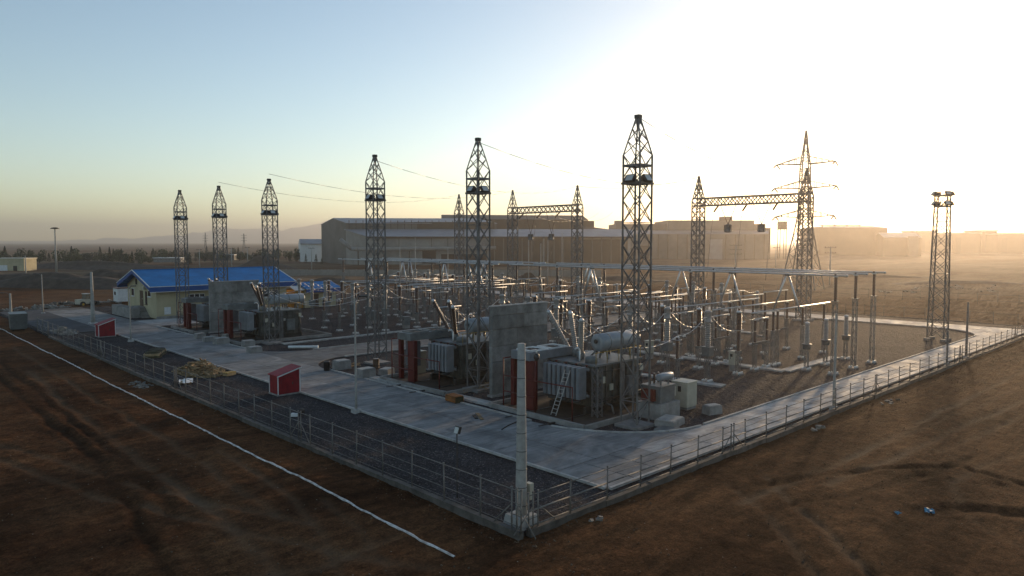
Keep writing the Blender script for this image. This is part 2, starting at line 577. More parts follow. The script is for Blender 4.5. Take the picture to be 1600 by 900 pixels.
def ground_z(x, y):
    r = math.hypot(x, y)
    w = 0.0
    if 21.0 < x < 122.5 and 21.2 < y < 148.5:
        WEAR.append(0.0)
        return -0.9
    z = -0.17 + 0.09 * noise.noise((x * 0.11, y * 0.11, 1.3)) + 0.05 * noise.noise((x * 0.35, y * 0.35, 4.0))
    if r < 170:
        z += 0.045 * noise.noise((x * 0.9, y * 0.9, 8.0)) + 0.028 * noise.noise((x * 2.1, y * 2.1, 3.0))
        if x < 20.5 or y < 20.5:
            xx = x + 0.35 * noise.noise((x * 0.25, y * 0.25, 11.0))
            yy = y + 0.35 * noise.noise((x * 0.25, y * 0.25, 17.0))
            for path, hw, dep, wr in TRACKS:
                if not (min(p[0] for p in path) - 1.2 < xx < max(p[0] for p in path) + 1.2 and min(p[1] for p in path) - 1.2 < yy < max(p[1] for p in path) + 1.2):
                    continue
                d = min(seg_dist(xx, yy, a, b) for a, b in zip(path, path[1:])) / hw
                if d < 3:
                    k = max(0.15, 0.6 + 0.5 * noise.noise((x * 0.13, y * 0.13, dep * 90)))
                    z += 0.75 * k * dep * (0.5 * math.exp(-((d - 1.6) * 1.7) ** 2) - math.exp(-d * d))
                    w += k * wr * math.exp(-d * d)
    if r < 150:
        k = 0.4 + 0.6 * max(0.0, noise.noise((x * 0.16, y * 0.16, 6.0)) + 0.35)
        z += k * random.uniform(-0.022, 0.028)
    if r > 125 and (x > 124 or y > 150):
        k = min(1.0, (r - 125) / 120.0)
        z += k * (0.9 * noise.noise((x * 0.018, y * 0.018, 5.0)) + 0.35 * noise.noise((x * 0.06, y * 0.06, 2.0)))
        if x > 124 and r < 260:   # graded furrows beyond the back road
            z += random.uniform(-0.2, 0.2)
            z += 0.16 * math.sin(x * 0.75 + 1.5 * noise.noise((x * 0.02, y * 0.02, 9.0)))
    WEAR.append(w)
    return z


xs = [-10000, -6000, -3000, -1400, -700, -350, -160, -80, -40, -20, -8] + frange(0, 21, 0.21) + frange(21, 64, 0.30) + frange(64, 126, 0.8) + frange(126, 260, 2.5) + frange(260, 420, 8) + [420, 470, 540, 640, 800, 1100, 1600, 2400, 3600, 6000, 10000]
ys = [-10000, -6000, -3000, -1400, -700, -350, -160, -80, -40, -20, -8] + frange(0, 21, 0.21) + frange(21, 64, 0.30) + frange(64, 150, 0.8) + frange(150, 260, 2.5) + frange(260, 420, 8) + [420, 470, 540, 640, 800, 1100, 1600, 2400, 3600, 6000, 10000]
gv = [(x, y, ground_z(x, y)) for y in ys for x in xs]
nx = len(xs)
gf = [(j * nx + i, j * nx + i + 1, (j + 1) * nx + i + 1, (j + 1) * nx + i) for j in range(len(ys) - 1) for i in range(nx - 1)]
gm = bpy.data.meshes.new('ground')
gm.from_pydata(gv, [], gf)
gm.polygons.foreach_set('use_smooth', [True] * len(gf))
gm.attributes.new('wear', 'FLOAT', 'POINT').data.foreach_set('value', WEAR[:len(gv)])
gm.materials.append(M_DIRT)
tag(link('ground', gm), kind='structure')

# gravel platform of the substation
YX0, YX1, YY0, YY1 = 20.3, 124.0, 20.7, 150.0
yard = MB()
vx, vy = frange(YX0, 60, 0.26) + frange(60, YX1, 0.42) + [YX1], frange(YY0, 60, 0.26) + frange(60, 110, 0.5) + frange(110, YY1, 2.0) + [YY1]
yard.v = [(x, y, -0.045 + 0.02 * noise.noise((x * .3, y * .3, 3.0)) + random.uniform(-0.035, 0.02)) for y in vy for x in vx]
for j in range(len(vy) - 1):
    for i in range(len(vx) - 1):
        a = j * len(vx) + i
        yard.face([a, a + 1, a + 1 + len(vx), a + len(vx)])
yard.span(YX0 + .01, YX1 - .01, YY0 + .01, YY1 - .01, -0.85, -0.14)
yard = yard.build('gravel_yard', M_GRAVEL)
tag(yard, kind='structure')


def arc(cx, cy, r, a0, a1, n=8):
    return [(cx + r * math.cos(R(a0 + (a1 - a0) * i / n)), cy + r * math.sin(R(a0 + (a1 - a0) * i / n))) for i in range(n + 1)]


def road(name, base_rect):
    x0, x1, y0, y1 = base_rect
    o = MB().span(x0, x1, y0, y1, -0.12, 0.012).build(name, M_PLINTH)
    return tag(o, kind='structure')


def slab(parent, poly, z1=0.055, m=None):
    return MB().prism(poly, 0.0, z1).build('slab', m or M_ROAD, parent)


def rect_slabs(parent, x0, x1, y0, y1, nx_, ny_, m=None):
    g = 0.03
    dx, dy = (x1 - x0) / nx_, (y1 - y0) / ny_
    for i in range(nx_):
        for j in range(ny_):
            a, b = x0 + i * dx + g, x0 + (i + 1) * dx - g
            c, d = y0 + j * dy + g, y0 + (j + 1) * dy - g
            slab(parent, [(a, c), (b, c), (b, d), (a, d)], 0.055 + random.uniform(-0.004, 0.004), m)


RX0, RX1 = 27.0, 33.6      # road along the left fence
RY0, RY1 = 21.5, 24.8      # road along the right fence
BX0, BX1 = 112.0, 118.0    # road at the back
CY0, CY1 = 66.0, 72.6      # road between the two transformer banks
main_road = road('concrete_road', (RX0, RX1, RY0, 150.0))
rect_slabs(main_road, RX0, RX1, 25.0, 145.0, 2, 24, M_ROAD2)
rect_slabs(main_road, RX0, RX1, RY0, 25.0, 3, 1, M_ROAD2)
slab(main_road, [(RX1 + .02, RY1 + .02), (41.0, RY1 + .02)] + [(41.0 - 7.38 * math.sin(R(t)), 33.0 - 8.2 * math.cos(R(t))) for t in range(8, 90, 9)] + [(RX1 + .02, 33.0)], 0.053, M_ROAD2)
tag(main_road, 'pale worn concrete road inside the left fence')
side_road = road('concrete_road', (RX1, BX0, RY0, RY1))
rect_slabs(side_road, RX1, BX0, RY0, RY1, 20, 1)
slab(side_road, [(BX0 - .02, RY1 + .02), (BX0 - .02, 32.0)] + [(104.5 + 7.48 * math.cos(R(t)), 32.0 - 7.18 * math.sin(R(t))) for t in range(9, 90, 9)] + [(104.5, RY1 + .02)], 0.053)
tag(side_road, 'sunlit concrete road along the right fence')
back_road = road('concrete_road', (BX0, BX1, RY0, 148.0))
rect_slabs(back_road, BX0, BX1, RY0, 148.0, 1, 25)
tag(back_road, 'pale concrete road across the back of the yard')
cross_road = road('concrete_road', (RX1, BX0, CY0, CY1))
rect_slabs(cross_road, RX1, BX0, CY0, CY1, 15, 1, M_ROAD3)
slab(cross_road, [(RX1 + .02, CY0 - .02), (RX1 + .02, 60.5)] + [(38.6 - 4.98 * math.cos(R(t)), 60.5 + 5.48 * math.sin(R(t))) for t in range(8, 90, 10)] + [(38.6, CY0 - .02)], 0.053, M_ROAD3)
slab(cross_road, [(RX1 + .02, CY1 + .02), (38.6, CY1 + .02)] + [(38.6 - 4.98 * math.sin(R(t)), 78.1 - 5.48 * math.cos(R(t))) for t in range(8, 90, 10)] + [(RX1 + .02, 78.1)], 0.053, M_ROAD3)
tag(cross_road, 'concrete cross road between the two transformer banks')
plaza = road('concrete_apron', (RX1, 40.0, 108.5, 118.0))
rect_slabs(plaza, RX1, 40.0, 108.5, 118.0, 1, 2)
tag(plaza, 'concrete apron in front of the blue-roofed building')
plaza2 = road('concrete_apron', (20.9, RX0, 108.0, 149.0))
rect_slabs(plaza2, 20.9, RX0, 108.0, 149.0, 1, 8, M_APRON)
tag(plaza2, 'dark concrete apron inside the far gate')


def kerb_line(parent, pts, w=0.16, h=0.13, step=5.0):
    for (x0, y0), (x1, y1) in zip(pts, pts[1:]):
        L = math.hypot(x1 - x0, y1 - y0)
        n = max(1, round(L / step))
        for i in range(n):
            a = Vector((x0, y0, h / 2)).lerp(Vector((x1, y1, h / 2)), (i + 0.004) / n)
            b = Vector((x0, y0, h / 2)).lerp(Vector((x1, y1, h / 2)), (i + 0.996) / n)
            MB().beam(a, b, w, h).build('kerb', M_CONC_L, parent)


kerb_line(main_road, [(RX0 - 0.1, 21.6), (RX0 - 0.1, 108.0)])
kerb_line(main_road, [(RX1 + 0.1, 33.4), (RX1 + 0.1, 60.2)])
kerb_line(main_road, [(RX1 + 0.1, 78.3), (RX1 + 0.1, 108.3)])
kerb_line(main_road, [(41.0 - 7.5 * math.sin(R(t)), 33.1 - 8.3 * math.cos(R(t))) for t in range(2, 90, 11)])
kerb_line(side_road, [(41.2, RY1 + 0.1), (104.3, RY1 + 0.1)])
kerb_line(side_road, [(104.5 + 7.4 * math.cos(R(t)), 32.1 - 7.2 * math.sin(R(t))) for t in range(88, 0, -11)])
kerb_line(side_road, [(RX0, RY0 - 0.12), (BX1, RY0 - 0.12)])
kerb_line(cross_road, [(38.8, CY0 - 0.1), (BX0 - 1, CY0 - 0.1)])
kerb_line(cross_road, [(38.8, CY1 + 0.1), (BX0 - 1, CY1 + 0.1)])
kerb_line(back_road, [(BX0 - 0.1, 32.3), (BX0 - 0.1, CY0 - 0.3)])


# far hills, in the dust haze
hm = MB()
N = 150
for i in range(N + 1):
    px = -250 + 2300 * i / N
    d = 8600 + 700 * noise.noise((i * 0.06, 0.3, 0))
    lat = (px - 800) / 1122.0 * d
    peak = 15 + 17 * math.exp(-((px - 380) / 75) ** 2) + 31 * math.exp(-((px - 530) / 38) ** 2) + 18 * math.exp(-((px - 640) / 90) ** 2) + 14 * math.exp(-((px - 470) / 40) ** 2)
    peak += 9 * noise.noise((i * 0.45, 2.0, 0)) + 6 * noise.noise((i * 0.9, 7.0, 0))
    if px < 300:
        peak *= max(0.15, 1 - (300 - px) / 260)
    if px > 720:
        peak *= max(0.25, 1 - (px - 720) / 500)
    h = max(8, 0.66 * peak * d / 1122.0 + 12)
    for k, (dd, hh) in enumerate(((-900, -1), (-420, 0.42 * h), (0, h), (700, -1))):
        x, y = at(d + dd + 60 * noise.noise((i * 0.5, k, 0)), lat * (d + dd) / d)
        hm.v.append((x, y, hh))
for i in range(N):
    for k in range(3):
        a = i * 4 + k
        hm.face([a, a + 4, a + 5, a + 1], True)
tag(hm.build('hills', M_HILL), kind='structure')


def mound(name, x, y, rx, ry, h, rz, seed, m=M_SOIL, label=None):
    b = MB()
    nr, na = 9, 26
    for i in range(nr + 1):
        t = i / nr
        for j in range(na):
            a = 2 * math.pi * j / na
            rr = t * (1 + 0.16 * noise.noise((math.cos(a) * 1.7, math.sin(a) * 1.7, seed)))
            z = h * (0.5 + 0.5 * math.cos(math.pi * min(1, t))) * (1 + 0.45 * noise.noise((t * 3 * math.cos(a), t * 3 * math.sin(a), seed + 9)))
            z += 0.12 * h * noise.noise((t * 9 * math.cos(a), t * 9 * math.sin(a), seed + 2)) * (1 - t)
            b.v.append((rr * rx * math.cos(a), rr * ry * math.sin(a), z - 0.7 * (t > 0.98) - 0.15))
    for i in range(nr):
        for j in range(na):
            k = (j + 1) % na
            b.face([i * na + j, (i + 1) * na + j, (i + 1) * na + k, i * na + k], True)
    o = b.build(name, m)
    o.location = (x, y, -0.35)
    o.rotation_euler = (0, 0, rz)
    return tag(o, label, kind='structure')


VA = AZ - math.pi / 2
for k, (px, d, w, dp, h, lab) in enumerate([
        (95, 190, 34, 9, 4.2, 'long dark soil bank beyond the far gate'), (190, 215, 22, 9, 4.6, 'dark soil heap left of the blue roof'), (20, 205, 30, 9, 3.2, 'dark soil heap at the left edge'),
        (410, 330, 17, 9, 5.4, 'dark soil heap beside the white annexe'), (520, 205, 20, 6, 2.0, 'reddish soil heap in front of the boundary wall'),
        (620, 210, 18, 6, 1.6, 'low soil heap behind the left busbars'), (823, 215, 6.5, 4, 3.0, 'pale soil heap behind the blast wall'), (300, 240, 26, 8, 3.0, 'dark soil bank behind the blue roof'),
        (150, 330, 60, 10, 3.2, 'grey spoil bank in front of the trees'), (960, 230, 20, 6, 1.4, 'brown spoil bank in front of the dark hall'), (1360, 240, 34, 7, 1.5, 'low spoil bank behind the yard'), (1500, 210, 30, 6, 1.3, 'low spoil bank beyond the lamp tower')]):
    x, y = at(d, (px - 800) / 1122.0 * d)
    mound('dirt_mound', x, y, w, dp, h, VA, 3.0 + k * 2.7, M_SOIL, lab)

# dust haze: one closed box round everything, even density
HZ = MB().span(-10600, 10600, -10600, 10600, -3.0, 232.0).build('haze', MATS['concrete'])
HZ.data.materials.clear()
hz = bpy.data.materials.new('dust_haze')
hz.use_nodes = True
hn, hl = hz.node_tree.nodes, hz.node_tree.links
hn.clear()
h_out = hn.new('ShaderNodeOutputMaterial')
h_vol = hn.new('ShaderNodeVolumePrincipled')
h_vol.inputs['Color'].default_value = (1.0, 0.91, 0.85, 1)
h_vol.inputs['Density'].default_value = 0.00026
h_vol.inputs['Anisotropy'].default_value = 0.73
hl.new(h_vol.outputs[0], h_out.inputs['Volume'])
HZ.data.materials.append(hz)
tag(HZ, 'thin golden dust haze over the whole plain', 'haze', kind='stuff')
HZ.display_type = 'WIRE'

# ------------------------------------------------------------------ lattice work
def lattice_rings(levels):
    """levels: list of (z, half width); returns the four corner points of each level."""
    return [[Vector((sx * w, sy * w, z)) for sx, sy in ((-1, -1), (1, -1), (1, 1), (-1, 1))] for z, w in levels]


def lattice_meshes(levels, leg_w, br_w, style='x', ring_every=0, name='tower'):
    rg = lattice_rings(levels)
    legs = []
    for c in range(4):
        m = MB()
        for a, b in zip(rg, rg[1:]):
            m.beam(a[c], b[c], leg_w)
        legs.append(m.mesh('leg', M_STEEL))
    br = MB()
    for k, (a, b) in enumerate(zip(rg, rg[1:])):
        st = style if isinstance(style, str) else style(k)
        for c in range(4):
            d = (c + 1) % 4
            if st == 'x' or (st == 'z' and (k + c) % 2 == 0):
                br.beam(a[c], b[d], br_w)
            if st == 'x' or (st == 'z' and (k + c) % 2 == 1):
                br.beam(a[d], b[c], br_w)
            if ring_every and k % ring_every == 0:
                br.beam(b[c], b[d], br_w)
    return legs, br.mesh('bracing', M_STEEL)


def floodlight_mesh():
    m = MB()
    rot = Matrix.Rotation(R(-35), 3, 'Y')
    m.box((0.30, 0, 0.16), (0.16, 0.62, 0.50), rot=rot)
    m.box((0.42, 0, 0.19), (0.06, 0.66, 0.54), rot=rot)
    m.beam((0, -0.33, 0), (0.28, -0.33, 0.16), 0.05)
    m.beam((0, 0.33, 0), (0.28, 0.33, 0.16), 0.05)
    m.box((-0.05, 0, -0.02), (0.25, 0.75, 0.07))
    return m.mesh('floodlight', M_DARKSTEEL)


ME_FLOOD = floodlight_mesh()
ME_PANE = MB().box((0.457, 0, 0.203), (0.012, 0.52, 0.42), rot=Matrix.Rotation(R(-35), 3, 'Y')).mesh('lamp_glass', M_LAMP)


def ring_mesh(w, z, t=0.09, name='frame'):
    m = MB()
    p = [(-w, -w, z), (w, -w, z), (w, w, z), (-w, w, z)]
    for i in range(4):
        m.beam(p[i], p[(i + 1) % 4], t)
    m.beam(p[0], p[2], t * 0.7)
    return m.mesh(name, M_STEEL)


ME_PAD = {}


def footing(w, h=0.09, bolts=True):
    if w not in ME_PAD:
        m = MB().box((0, 0, h / 2 - 0.1), (w, w * 0.8, h + 0.2)).mesh('footing', M_PADC)
        b = MB()
        for sx in (-.34, -.12, .12, .34):
            for sy in (-.27, .27):
                b.tube((sx * w, sy * w, h), (sx * w, sy * w, h + 0.17), 0.062, 6)
        ME_PAD[w] = (m, b.mesh('anchor_bolt_set', M_BOLT))
    return ME_PAD[w]


# --- 20 m lightning and floodlight tower of the near row
H0 = 0.65
lv = [(0.25, H0)] + [(0.25 + 1.44 * k, H0) for k in range(1, 13)]
lv_body = lv
t_legs, t_brace = lattice_meshes(lv_body, 0.095, 0.047, lambda k: 'z' if k < 4 else 'x', 4)
pk_legs, pk_brace = lattice_meshes([(17.53, H0), (18.4, 0.45), (19.2, 0.25), (19.85, 0.10)], 0.085, 0.045, 'x', 0)
NEAR_TOWER = [('leg', m, None, None) for m in t_legs] + [('bracing', t_brace, None, None)]
NEAR_TOWER += [('peak_leg', m, None, None) for m in pk_legs] + [('peak_bracing', pk_brace, None, None)]
NEAR_TOWER += [('peak_cap', MB().box((0, 0, 19.95), (0.36, 0.36, 0.24)).mesh('peak_cap', M_DARKSTEEL), None, None),
               ('upper_frame', ring_mesh(H0, 16.85, 0.13), None, None), ('lamp_frame', ring_mesh(H0 + 0.06, 15.72, 0.13), None, None),
               ('footing', MB().box((0, 0, -0.02), (1.9, 1.9, 0.3)).mesh('footing', M_PADC), None, None)]
TOWER_XY = [(37.9, 28.0), (38.1, 43.8), (39.2, 60.4), (38.0, 81.0), (38.4, 96.9), (37.0, 107.4)]
TOWER_H = [20.1, 20.3, 20.5, 19.4, 19.5, 19.4]
tower_labels = ['tallest lattice tower, beside the near transformer with red pipework', 'lattice tower standing just behind the grey blast wall',
                'lattice tower between the transformer with the blue-grey conservator and the cross road', 'lattice tower in front of the right end of the blue roof',
                'lattice tower in front of the far blast wall, middle of the left three', 'leftmost lattice tower, before the cream wall of the blue-roofed building']


def add_floods(root, z, w, n=4, phase=0.0):
    for k in range(n):
        a = phase + k * math.pi / 2
        o = link('floodlight', ME_FLOOD, root, (w * math.cos(a), w * math.sin(a), z), a)
        link('lamp_glass', ME_PANE, o)


for (x, y), lab, th in zip(TOWER_XY, tower_labels, TOWER_H):
    t = place(NEAR_TOWER, 'lattice_tower', lab, 'tower', (x, y, 0), 0, 'lattice towers along the transformer road')
    t.scale = (1, 1, th / 20.08)
    add_floods(t, 15.85, 0.40, 4, 0.0)

# --- 23 m gantry towers of the line side
G0 = 0.78
g_legs, g_brace = lattice_meshes([(0.25 + 1.56 * k, G0) for k in range(13)], 0.16, 0.095, 'x', 3)
gp_legs, gp_brace = lattice_meshes([(18.97, G0), (20.4, 0.5), (21.7, 0.27), (22.8, 0.1)], 0.15, 0.095, 'x', 1)
GANTRY_TOWER = [('leg', m, None, None) for m in g_legs] + [('bracing', g_brace, None, None)] + [('peak_leg', m, None, None) for m in gp_legs] + [('peak_bracing', gp_brace, None, None),
               ('peak_cap', MB().lathe([(0.05, 22.7), (0.2, 22.8), (0.24, 22.98), (0.17, 23.15), (0.03, 23.2)], 8).mesh('peak_cap', M_DARKSTEEL), None, None),
               ('footing', MB().box((0, 0, 0.07), (2.4, 2.4, 0.36)).mesh('footing', M_CONC), None, None)]
GX = 108.0
GTOW = [(48.4, 'right gantry tower, in front of the tall transmission pylon'), (67.0, 'left tower of the sunlit gantry before the second hall'),
        (94.3, 'gantry tower in front of the right end of the dark hall'), (112.8, 'gantry tower left of the two hanging line traps before the dark hall'), (131.0, 'farthest gantry tower, left of the blast wall against the pale hall')]
for y, lab in GTOW:
    place(GANTRY_TOWER, 'gantry_tower', lab, 'tower', (GX, y, 0), 0, 'line gantry towers at the back of the yard')


def gantry_beam(y0, y1, label, zb=18.1, zt=19.35):
    w = 0.62
    root = thing('gantry_beam', label, 'beam', (GX, y0, zb), 0, 'lattice gantry beams')
    L = y1 - y0
    n = round(L / 1.25)
    h = zt - zb
    for sx in (-w, w):
        for z in (0, h):
            MB().beam((sx, -0.7, z), (sx, L + 0.7, z), 0.22).build('chord', M_STEEL, root)
    m = MB()
    for i in range(n):
        a, b = L * i / n, L * (i + 1) / n
        for sx in (-w, w):
            m.beam((sx, a, 0 if i % 2 else h), (sx, b, h if i % 2 else 0), 0.14)
            m.beam((sx, a, h if i % 2 else 0), (sx, b, 0 if i % 2 else h), 0.11)
        for z in (0, h):
            m.beam((-w if i % 2 else w, a, z), (w if i % 2 else -w, b, z), 0.06)
    m.build('bracing', M_STEEL, root)
    return root


gantry_beam(48.4, 67.0, 'sunlit lattice beam carrying two hanging line traps on the right')
gantry_beam(94.3, 112.8, 'lattice beam spanning before the dark hall')


def string_mesh(L, n=11):
    pr = [(0.03, 0)]
    for i in range(n):
        z = L * (i + 0.5) / n
        pr += [(0.04, z - L * 0.4 / n), (0.16, z - L * 0.12 / n), (0.13, z + L * 0.1 / n), (0.04, z + L * 0.2 / n)]
    pr += [(0.03, L)]
    return MB().lathe(pr, 8).mesh('disc_string', M_BROWN)


ME_STRING = string_mesh(1.9)
for gi, (ys_, nm) in enumerate([((52.6, 57.7, 62.8), 'right gantry'), ((98.3, 103.5, 108.7), 'gantry before the dark hall')]):
    for k, y in enumerate(ys_):
        pos = ('at the right end', 'in the middle', 'at the left end')[k]
        root = thing('strain_insulator', 'brown insulator string %s of the %s beam' % (pos, nm), 'insulator', (GX - 0.6, y, 18.1), 0, 'strain insulators under the gantry beams')
        o = link('disc_string', ME_STRING, root)
        o.rotation_euler = (0, R(180 + 52), 0)
        MB().beam((0, 0, 0.1), (-0.05, 0, -0.15), 0.09).build('shackle', M_DARKSTEEL, root)
        jump = [Vector((-1.55, 0, -1.15)), Vector((-1.7, 0.1, -2.6)), Vector((-2.0, 0.2, -5.0)), Vector((-2.4, 0.2, -8.0)), Vector((-3.0, 0.2, -12.0))]
        MB().path(jump, 0.03, 5).build('down_lead', M_WIRE, root)
    for k, y in enumerate((ys_[1] - 2.2, ys_[2] - 1.4)):
        zt = 14.9 - (1.2 if gi else 0)
        tr = thing('line_trap', 'drum line trap, %s of two under the %s' % (('right', 'left')[k], nm), 'line trap', (GX, y, zt), 0, 'line traps hanging from the gantries')
        prof = [(0.2, -1.35), (0.55, -1.3), (0.58, -1.2), (0.52, -1.15), (0.52, -0.2), (0.58, -0.15), (0.55, -0.05), (0.2, 0)]
        MB().lathe(prof, 14).build('drum', M_TXGREY, tr)
        cg = MB()
        for a in range(6):
            cg.beam((0.56 * math.cos(a * 1.047), 0.56 * math.sin(a * 1.047), -1.25), (0.56 * math.cos(a * 1.047), 0.56 * math.sin(a * 1.047), -0.1), 0.06)
        cg.build('cage', M_DARKSTEEL, tr)
        for s in (-1, 1):
            MB().tube((0, 0, -0.05), (0, s * 1.45, 18.1 - zt), 0.045, 6).build('suspension_cable', M_BROWN, tr)

# --- floodlight tower by the far corner of the right road
l_legs, l_brace = lattice_meshes([(0.25 + 1.58 * k, 0.92 - 0.022 * k) for k in range(12)], 0.12, 0.06, 'x', 4)
ltow = place([('leg', m, None, None) for m in l_legs] + [('bracing', l_brace, None, None), ('lamp_frame', ring_mesh(0.72, 16.3, 0.16), None, None), ('top_frame', ring_mesh(0.78, 17.6, 0.14), None, None),
             ('footing', MB().box((0.9, 0.9, 0.0), (0.6, 0.6, 0.4)).mesh('footing', M_PADC), None, None), ('footing', MB().box((-0.9, 0.9, 0.0), (0.6, 0.6, 0.4)).mesh('footing', M_PADC), None, None), ('footing', MB().box((0.9, -0.9, 0.0), (0.6, 0.6, 0.4)).mesh('footing', M_PADC), None, None), ('footing', MB().box((-0.9, -0.9, 0.0), (0.6, 0.6, 0.4)).mesh('footing', M_PADC), None, None)],
             'floodlight_tower', 'open-topped lattice floodlight tower by the sunlit right-hand road', 'tower', (98.5, 27.3, 0), 0)
add_floods(ltow, 16.5, 0.7, 4, math.pi / 4)
add_floods(ltow, 17.7, 0.75, 4, math.pi / 4)


# --- transmission pylon behind the right gantry
def pylon(loc, label):
    root = thing('transmission_pylon', label, 'pylon', (*loc, 0), R(8))
    lvp = [(-0.3, 4.3), (4.5, 3.5), (9.0, 2.75), (13.0, 2.1), (16.5, 1.55), (19.0, 1.25), (21.5, 1.2), (24.0, 1.15), (26.5, 1.1), (29.0, 1.05), (31.5, 1.0), (33.5, 0.8), (36.0, 0.45), (38.5, 0.25), (40.3, 0.08)]
    legs, br = lattice_meshes(lvp, 0.23, 0.11, 'x', 2)
    for m in legs:
        link('leg', m, root)
    link('bracing', br, root)
    for z, L in ((31.8, 7.2), (25.7, 7.6), (18.3, 7.2)):
        for s in (-1, 1):
            m = MB()
            tip = Vector((0, s * L, z + 0.3))
            for sx in (-1, 1):
                m.beam((sx * 1.1, s * 1.0, z), tip, 0.22)
                m.beam((sx * 1.0, s * 0.9, z + 1.9), tip, 0.18)
                for k in range(1, 4):
                    f = k / 4.0
                    p = Vector((sx * 1.1 * (1 - f), s * (1.0 + f * (L - 1)), z + 0.3 * f))
                    q = Vector((sx * (1 - f), s * (0.9 + f * (L - 0.9)), z + 1.9 - 1.6 * f))
                    m.beam(p, q, 0.13)
            arm = m.build('cross_arm', M_STEEL, root)
            for sx in (-1, 1):
                d = Vector((sx * 2.4, 0, -0.9))
                ins = MB()
                for k in range(9):
                    ins.tube(tip + d * (k / 9.0), tip + d * ((k + 0.62) / 9.0), 0.19, 6)
                ins.build('insulator_string', M_DARKSTEEL, arm)
            jp = [tip + Vector((-2.4, 0, -0.9)), tip + Vector((-1.3, 0, -2.0)), tip + Vector((0, 0, -2.4)), tip + Vector((1.3, 0, -2.0)), tip + Vector((2.4, 0, -0.9))]
            MB().path(jp, 0.05, 5).build('jumper', M_WIRE, arm)
    return root


PYL = (182.0, 82.0)
pylon(PYL, 'tall three-armed transmission pylon against the glare of the sun')

# overhead shield wires and line conductors
wires = [((37.9, 28.0), (108, 48.4), 'thin shield wire from the tallest near tower to the right gantry'), ((38.1, 43.8), (108, 67.0), 'thin shield wire from the tower behind the blast wall to the sunlit gantry'),
         ((39.2, 60.4), (108, 94.3), 'thin shield wire from the third near tower to the dark-hall gantry'), ((38, 81), (108, 112.8), 'thin shield wire from the tower before the roof end to the back gantry'),
         ((38.4, 96.9), (108, 131), 'thin shield wire from the middle left tower to the farthest gantry tower')]
for (a, b, lab) in wires:
    tag(MB().path(catenary((a[0], a[1], 19.95), (b[0], b[1], 23.0), 2.2), 0.022, 5).build('shield_wire', M_WIRE), lab, 'wire', 'overhead shield wires')
tag(MB().path(catenary((108, 94.3, 23.0), (108, 67.0, 23.0), 1.0), 0.03, 5).build('shield_wire', M_WIRE), 'thin shield wire between the two gantries', 'wire', 'overhead shield wires')
for k, (y, z) in enumerate(((57.7 - 5, 18.3), (57.7, 18.3), (57.7 + 5, 18.3))):
    tag(MB().path(catenary((GX + 0.6, y, z), (PYL[0] - 2.4, PYL[1] + (-7, -7.4, 7)[k], (17.7, 25.1, 17.7)[k]), 1.6), 0.03, 5).build('line_conductor', M_WIRE),
        ('lower right', 'upper', 'lower left')[k] + ' conductor from the right gantry to the pylon', 'wire', 'conductors to the pylon')
for k, y in enumerate((98.3, 103.5, 108.7)):
    tag(MB().path(catenary((GX + 0.6, y, 18.3), (PYL[0] + 10, PYL[1] + 70 + 6 * k, 22.0), 2.5), 0.03, 5).build('line_conductor', M_WIRE),
        ('right', 'middle', 'left')[k] + ' conductor leaving the gantry before the dark hall', 'wire', 'conductors leaving the back gantry')


# ------------------------------------------------------------------ switchgear
def sheds(r, z0, z1, n, lip=1.45):
    pr = [(r * 1.1, z0), (r * 1.1, z0 + 0.05)]
    h = (z1 - z0 - 0.1) / n
    for i in range(n):
        z = z0 + 0.05 + i * h
        pr += [(r, z + 0.1 * h), (r * lip, z + 0.42 * h), (r * lip * 0.97, z + 0.52 * h), (r, z + 0.85 * h)]
    return pr + [(r * 1.1, z1 - 0.05), (r * 1.1, z1)]


def col_mesh(r, z0, z1, n, m, lip=1.4, sides=10):
    return MB().lathe(sheds(r, z0, z1, n, lip), sides).mesh('insulator_column', m)


def support_mesh(h, w, lw=0.05, bw=0.026, n=None, name='support'):
    n = n or max(2, round(h / 0.8))
    m = MB()
    rg = lattice_rings([(0.25 + (h - 0.25) * k / n, w) for k in range(n + 1)])
    for a, b in zip(rg, rg[1:]):
        for c in range(4):
            m.beam(a[c], b[c], lw)
            d = (c + 1) % 4
            m.beam(a[c], b[d], bw)
    m.box((0, 0, h + 0.03), (2 * w + 0.2, 2 * w + 0.2, 0.06))
    return m.mesh(name, M_SUPPORT)


PADM, BOLTM = footing(0.95)
PADS, BOLTS = footing(0.8)


def pad_parts(parts, off=None, small=False):
    parts.append(('footing', PADS if small else PADM, None, off))
    parts.append(('anchor_bolts', BOLTS if small else BOLTM, len(parts) - 1, None))


def kit_current_transformer():
    p = [('support', support_mesh(2.25, 0.16), None, None)]
    pad_parts(p)
    p.append(('tank', MB().box((0, 0, 2.65), (0.72, 0.72, 0.72)).box((0, 0, 3.04), (0.84, 0.84, 0.06)).box((0.38, 0, 2.6), (0.1, 0.4, 0.4)).mesh('tank', M_TXGREY), None, None))
    p.append(('insulator_column', col_mesh(0.185, 3.07, 5.1, 12, M_GREYPORC), None, None))
    p.append(('head', MB().lathe([(0.2, 5.1), (0.34, 5.16), (0.34, 5.25), (0.28, 5.3), (0.28, 5.95), (0.33, 6.0), (0.30, 6.1), (0.12, 6.2)], 14).mesh('head', M_GREYPORC), None, None))
    p.append(('terminal', MB().box((0, 0, 5.6), (1.3, 0.12, 0.05)).mesh('terminal', M_ALU), len(p) - 1, None))
    return p


